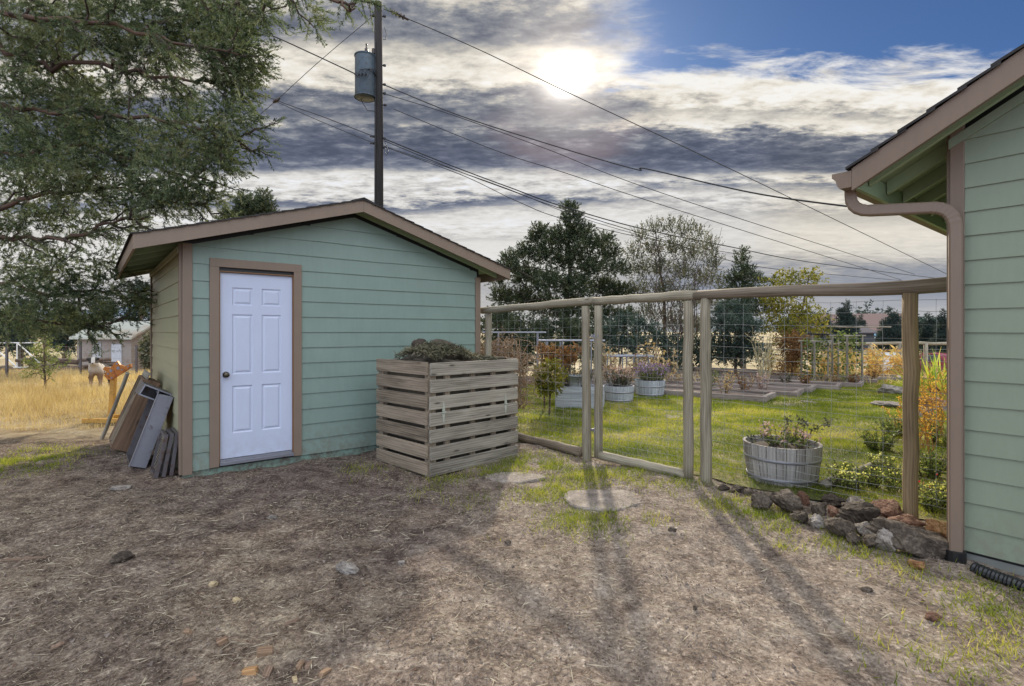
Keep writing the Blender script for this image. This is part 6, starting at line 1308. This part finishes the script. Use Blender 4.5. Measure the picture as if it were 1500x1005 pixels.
# straw and chips
def strawm(x,y):
    k=np.clip((fbm(x*1.7+2,y*1.7+3)-.33)*3.6,0.05,1); left=np.clip(1.25-(x+.1*y+.4)*.55,.10,1.0); return k*left*(~blk(x,y))*inview(x,y)*np.clip(3.2/y,.0,1)**1.0*(in_garden(x,y)<0)*np.clip(1.35-y*.08,0,1)
x,y=scatter(420000,-7,4.4,1.2,9.0,strawm); n=len(x); print('straw',n); a_=RNG.uniform(0,6.28,n); d=np.stack([np.cos(a_),np.sin(a_),RNG.normal(size=n)*.18],1); z=H(x,y)+RNG.uniform(.001,.010,n)
Ls=RNG.uniform(.012,.045,n)*np.where(RNG.random(n)<.03,2.2,1)
mb=MB(); leaves(mb,np.stack([x,y,z],1),d,Ls,RNG.uniform(.0012,.0038,n)); o=obj('straw_litter',mb,LM['straw']); tag(o,'trampled straw and wood chips strewn over the yard',None,kind='stuff')
n=5200; x=RNG.uniform(-4.5,3.6,n); y=RNG.uniform(1.3,5.0,n)**1.0; k=inview(x,y)&~blk(x,y)&(in_garden(x,y)<0)&(RNG.random(n)<np.clip(1.15-(x+.5)*.33,.15,1)*np.clip(2.6/y,0,1)); x,y=x[k],y[k]; n=len(x); a_=RNG.uniform(0,6.28,n); d=np.stack([np.cos(a_),np.sin(a_),RNG.normal(size=n)*.10],1)
mb=MB(); leaves(mb,np.stack([x,y,H(x,y)+RNG.uniform(.004,.016,n)],1),d,RNG.uniform(.04,.13,n),RNG.uniform(.003,.007,n),RNG.uniform(.35,1,n)); o=obj('straw_stems',mb,LM['straw']); tag(o,'longer pale straw stems lying over the near yard',None,kind='stuff')
n=9000; x=RNG.uniform(-5,4.2,n); y=RNG.uniform(1.3,7,n); k=inview(x,y)&~blk(x,y)&(in_garden(x,y)<0)&(RNG.random(n)<np.clip(3/y,0,1)*np.clip(1.0-(x-.2)*.6,.15,1)); x,y=x[k],y[k]; n=len(x); a_=RNG.uniform(0,6.28,n); d=np.stack([np.cos(a_),np.sin(a_),RNG.normal(size=n)*.15],1)
mb=MB(); leaves(mb,np.stack([x,y,H(x,y)+RNG.uniform(.003,.012,n)],1),d,RNG.uniform(.010,.035,n),RNG.uniform(.003,.009,n)); o=obj('bark_litter',mb,leafmat('bark_litter',[(.02,.012,.01),(.07,.04,.03),(.16,.09,.06),(.10,.07,.06)],.05,.9)); tag(o,'dark bark flakes and dead leaves scattered over the yard',None,kind='stuff')
# gravel crumbs
def gm(x,y): return (~blk(x,y))*inview(x,y)*np.clip(2.6/y,0,1)**1.2*(in_garden(x,y)<.1)*np.clip((fbm(x*3,y*3+9)-.25)*3,0.1,1)
x,y=scatter(70000,-6,4.4,1.2,8,gm); n=len(x); print('crumbs',n)
s=RNG.uniform(.0025,.008,n)*np.where(RNG.random(n)<.02,2.2,1); c=np.stack([x,y,H(x,y)+s*.3],1)
T4=np.array([[1,1,1],[1,-1,-1],[-1,1,-1],[-1,-1,1]])/1.732; q=T4[None]*s[:,None,None]*RNG.uniform(.6,1.3,(n,4,1)); ang=RNG.uniform(0,6.28,n); ca,sa=np.cos(ang),np.sin(ang); qx=q[:,:,0]*ca[:,None]-q[:,:,1]*sa[:,None]; qy=q[:,:,0]*sa[:,None]+q[:,:,1]*ca[:,None]; q=np.stack([qx,qy,q[:,:,2]],2)+c[:,None,:]
mb=MB()
for f in ((0,1,2),(0,3,1),(0,2,3),(1,3,2)): mb.quads(q[:,list(f)],np.zeros((n,3,2)))
o=obj('gravel',mb,plain('crumbs',(.20,.16,.135),.95,0,.5,60)); tag(o,'small crumbs of soil and gravel on the yard',None,kind='stuff')
# dry field grass
def fm(x,y):
    e=y-.12*x*1.0; return (e>9.3+1.3*(fbm(x*.6,y*.6)-.5)*2)*(~inshed(x,y))*(x<-2.0)*inview(x,y)*np.clip(13/y,0,1)**1.3*np.clip((fbm(x*.8+5,y*.8)-.22)*3.4,0.05,1)*(1-.85*((y>14.2)&(y<15.8)))
x,y=scatter(330000,-27,-2,8.2,27,fm); n=len(x); print('field',n); z=H(x,y); d=np.stack([RNG.normal(size=n)*.38,RNG.normal(size=n)*.38,np.ones(n)],1)
edge=np.clip((y-.12*x-9.2)/2.2,.25,1)
mb=MB(); blades(mb,np.stack([x,y,z],1),d,RNG.uniform(.12,.40,n)*edge*(.5+.9*fbm(x*1.1,y*1.1)),.006*np.clip(y/9,1,3),np.clip(RNG.random(n)*.7+.3*fbm(x*.7,y*.7),0,1)); o=obj('dry_grass',mb,LM['field']); tag(o,'sunlit golden dry grass of the left field',None,kind='stuff')
# right far weeds beyond the beds
def wm(x,y): return inview(x,y)*(x>2)*np.clip(18/y,0,1)*np.clip((fbm(x*.5+5,y*.5)-.25)*3,0.05,1)*(in_garden(x,y)>7)
x,y=scatter(40000,2,36,15,38,wm); n=len(x); z=H(x,y); d=np.stack([RNG.normal(size=n)*.5,RNG.normal(size=n)*.5,np.ones(n)],1)
mb=MB(); blades(mb,np.stack([x,y,z],1),d,RNG.uniform(.12,.4,n),.03,RNG.random(n)); o=obj('weeds',mb,LM['field']); tag(o,'rough dry weeds behind the garden',None,kind='stuff')
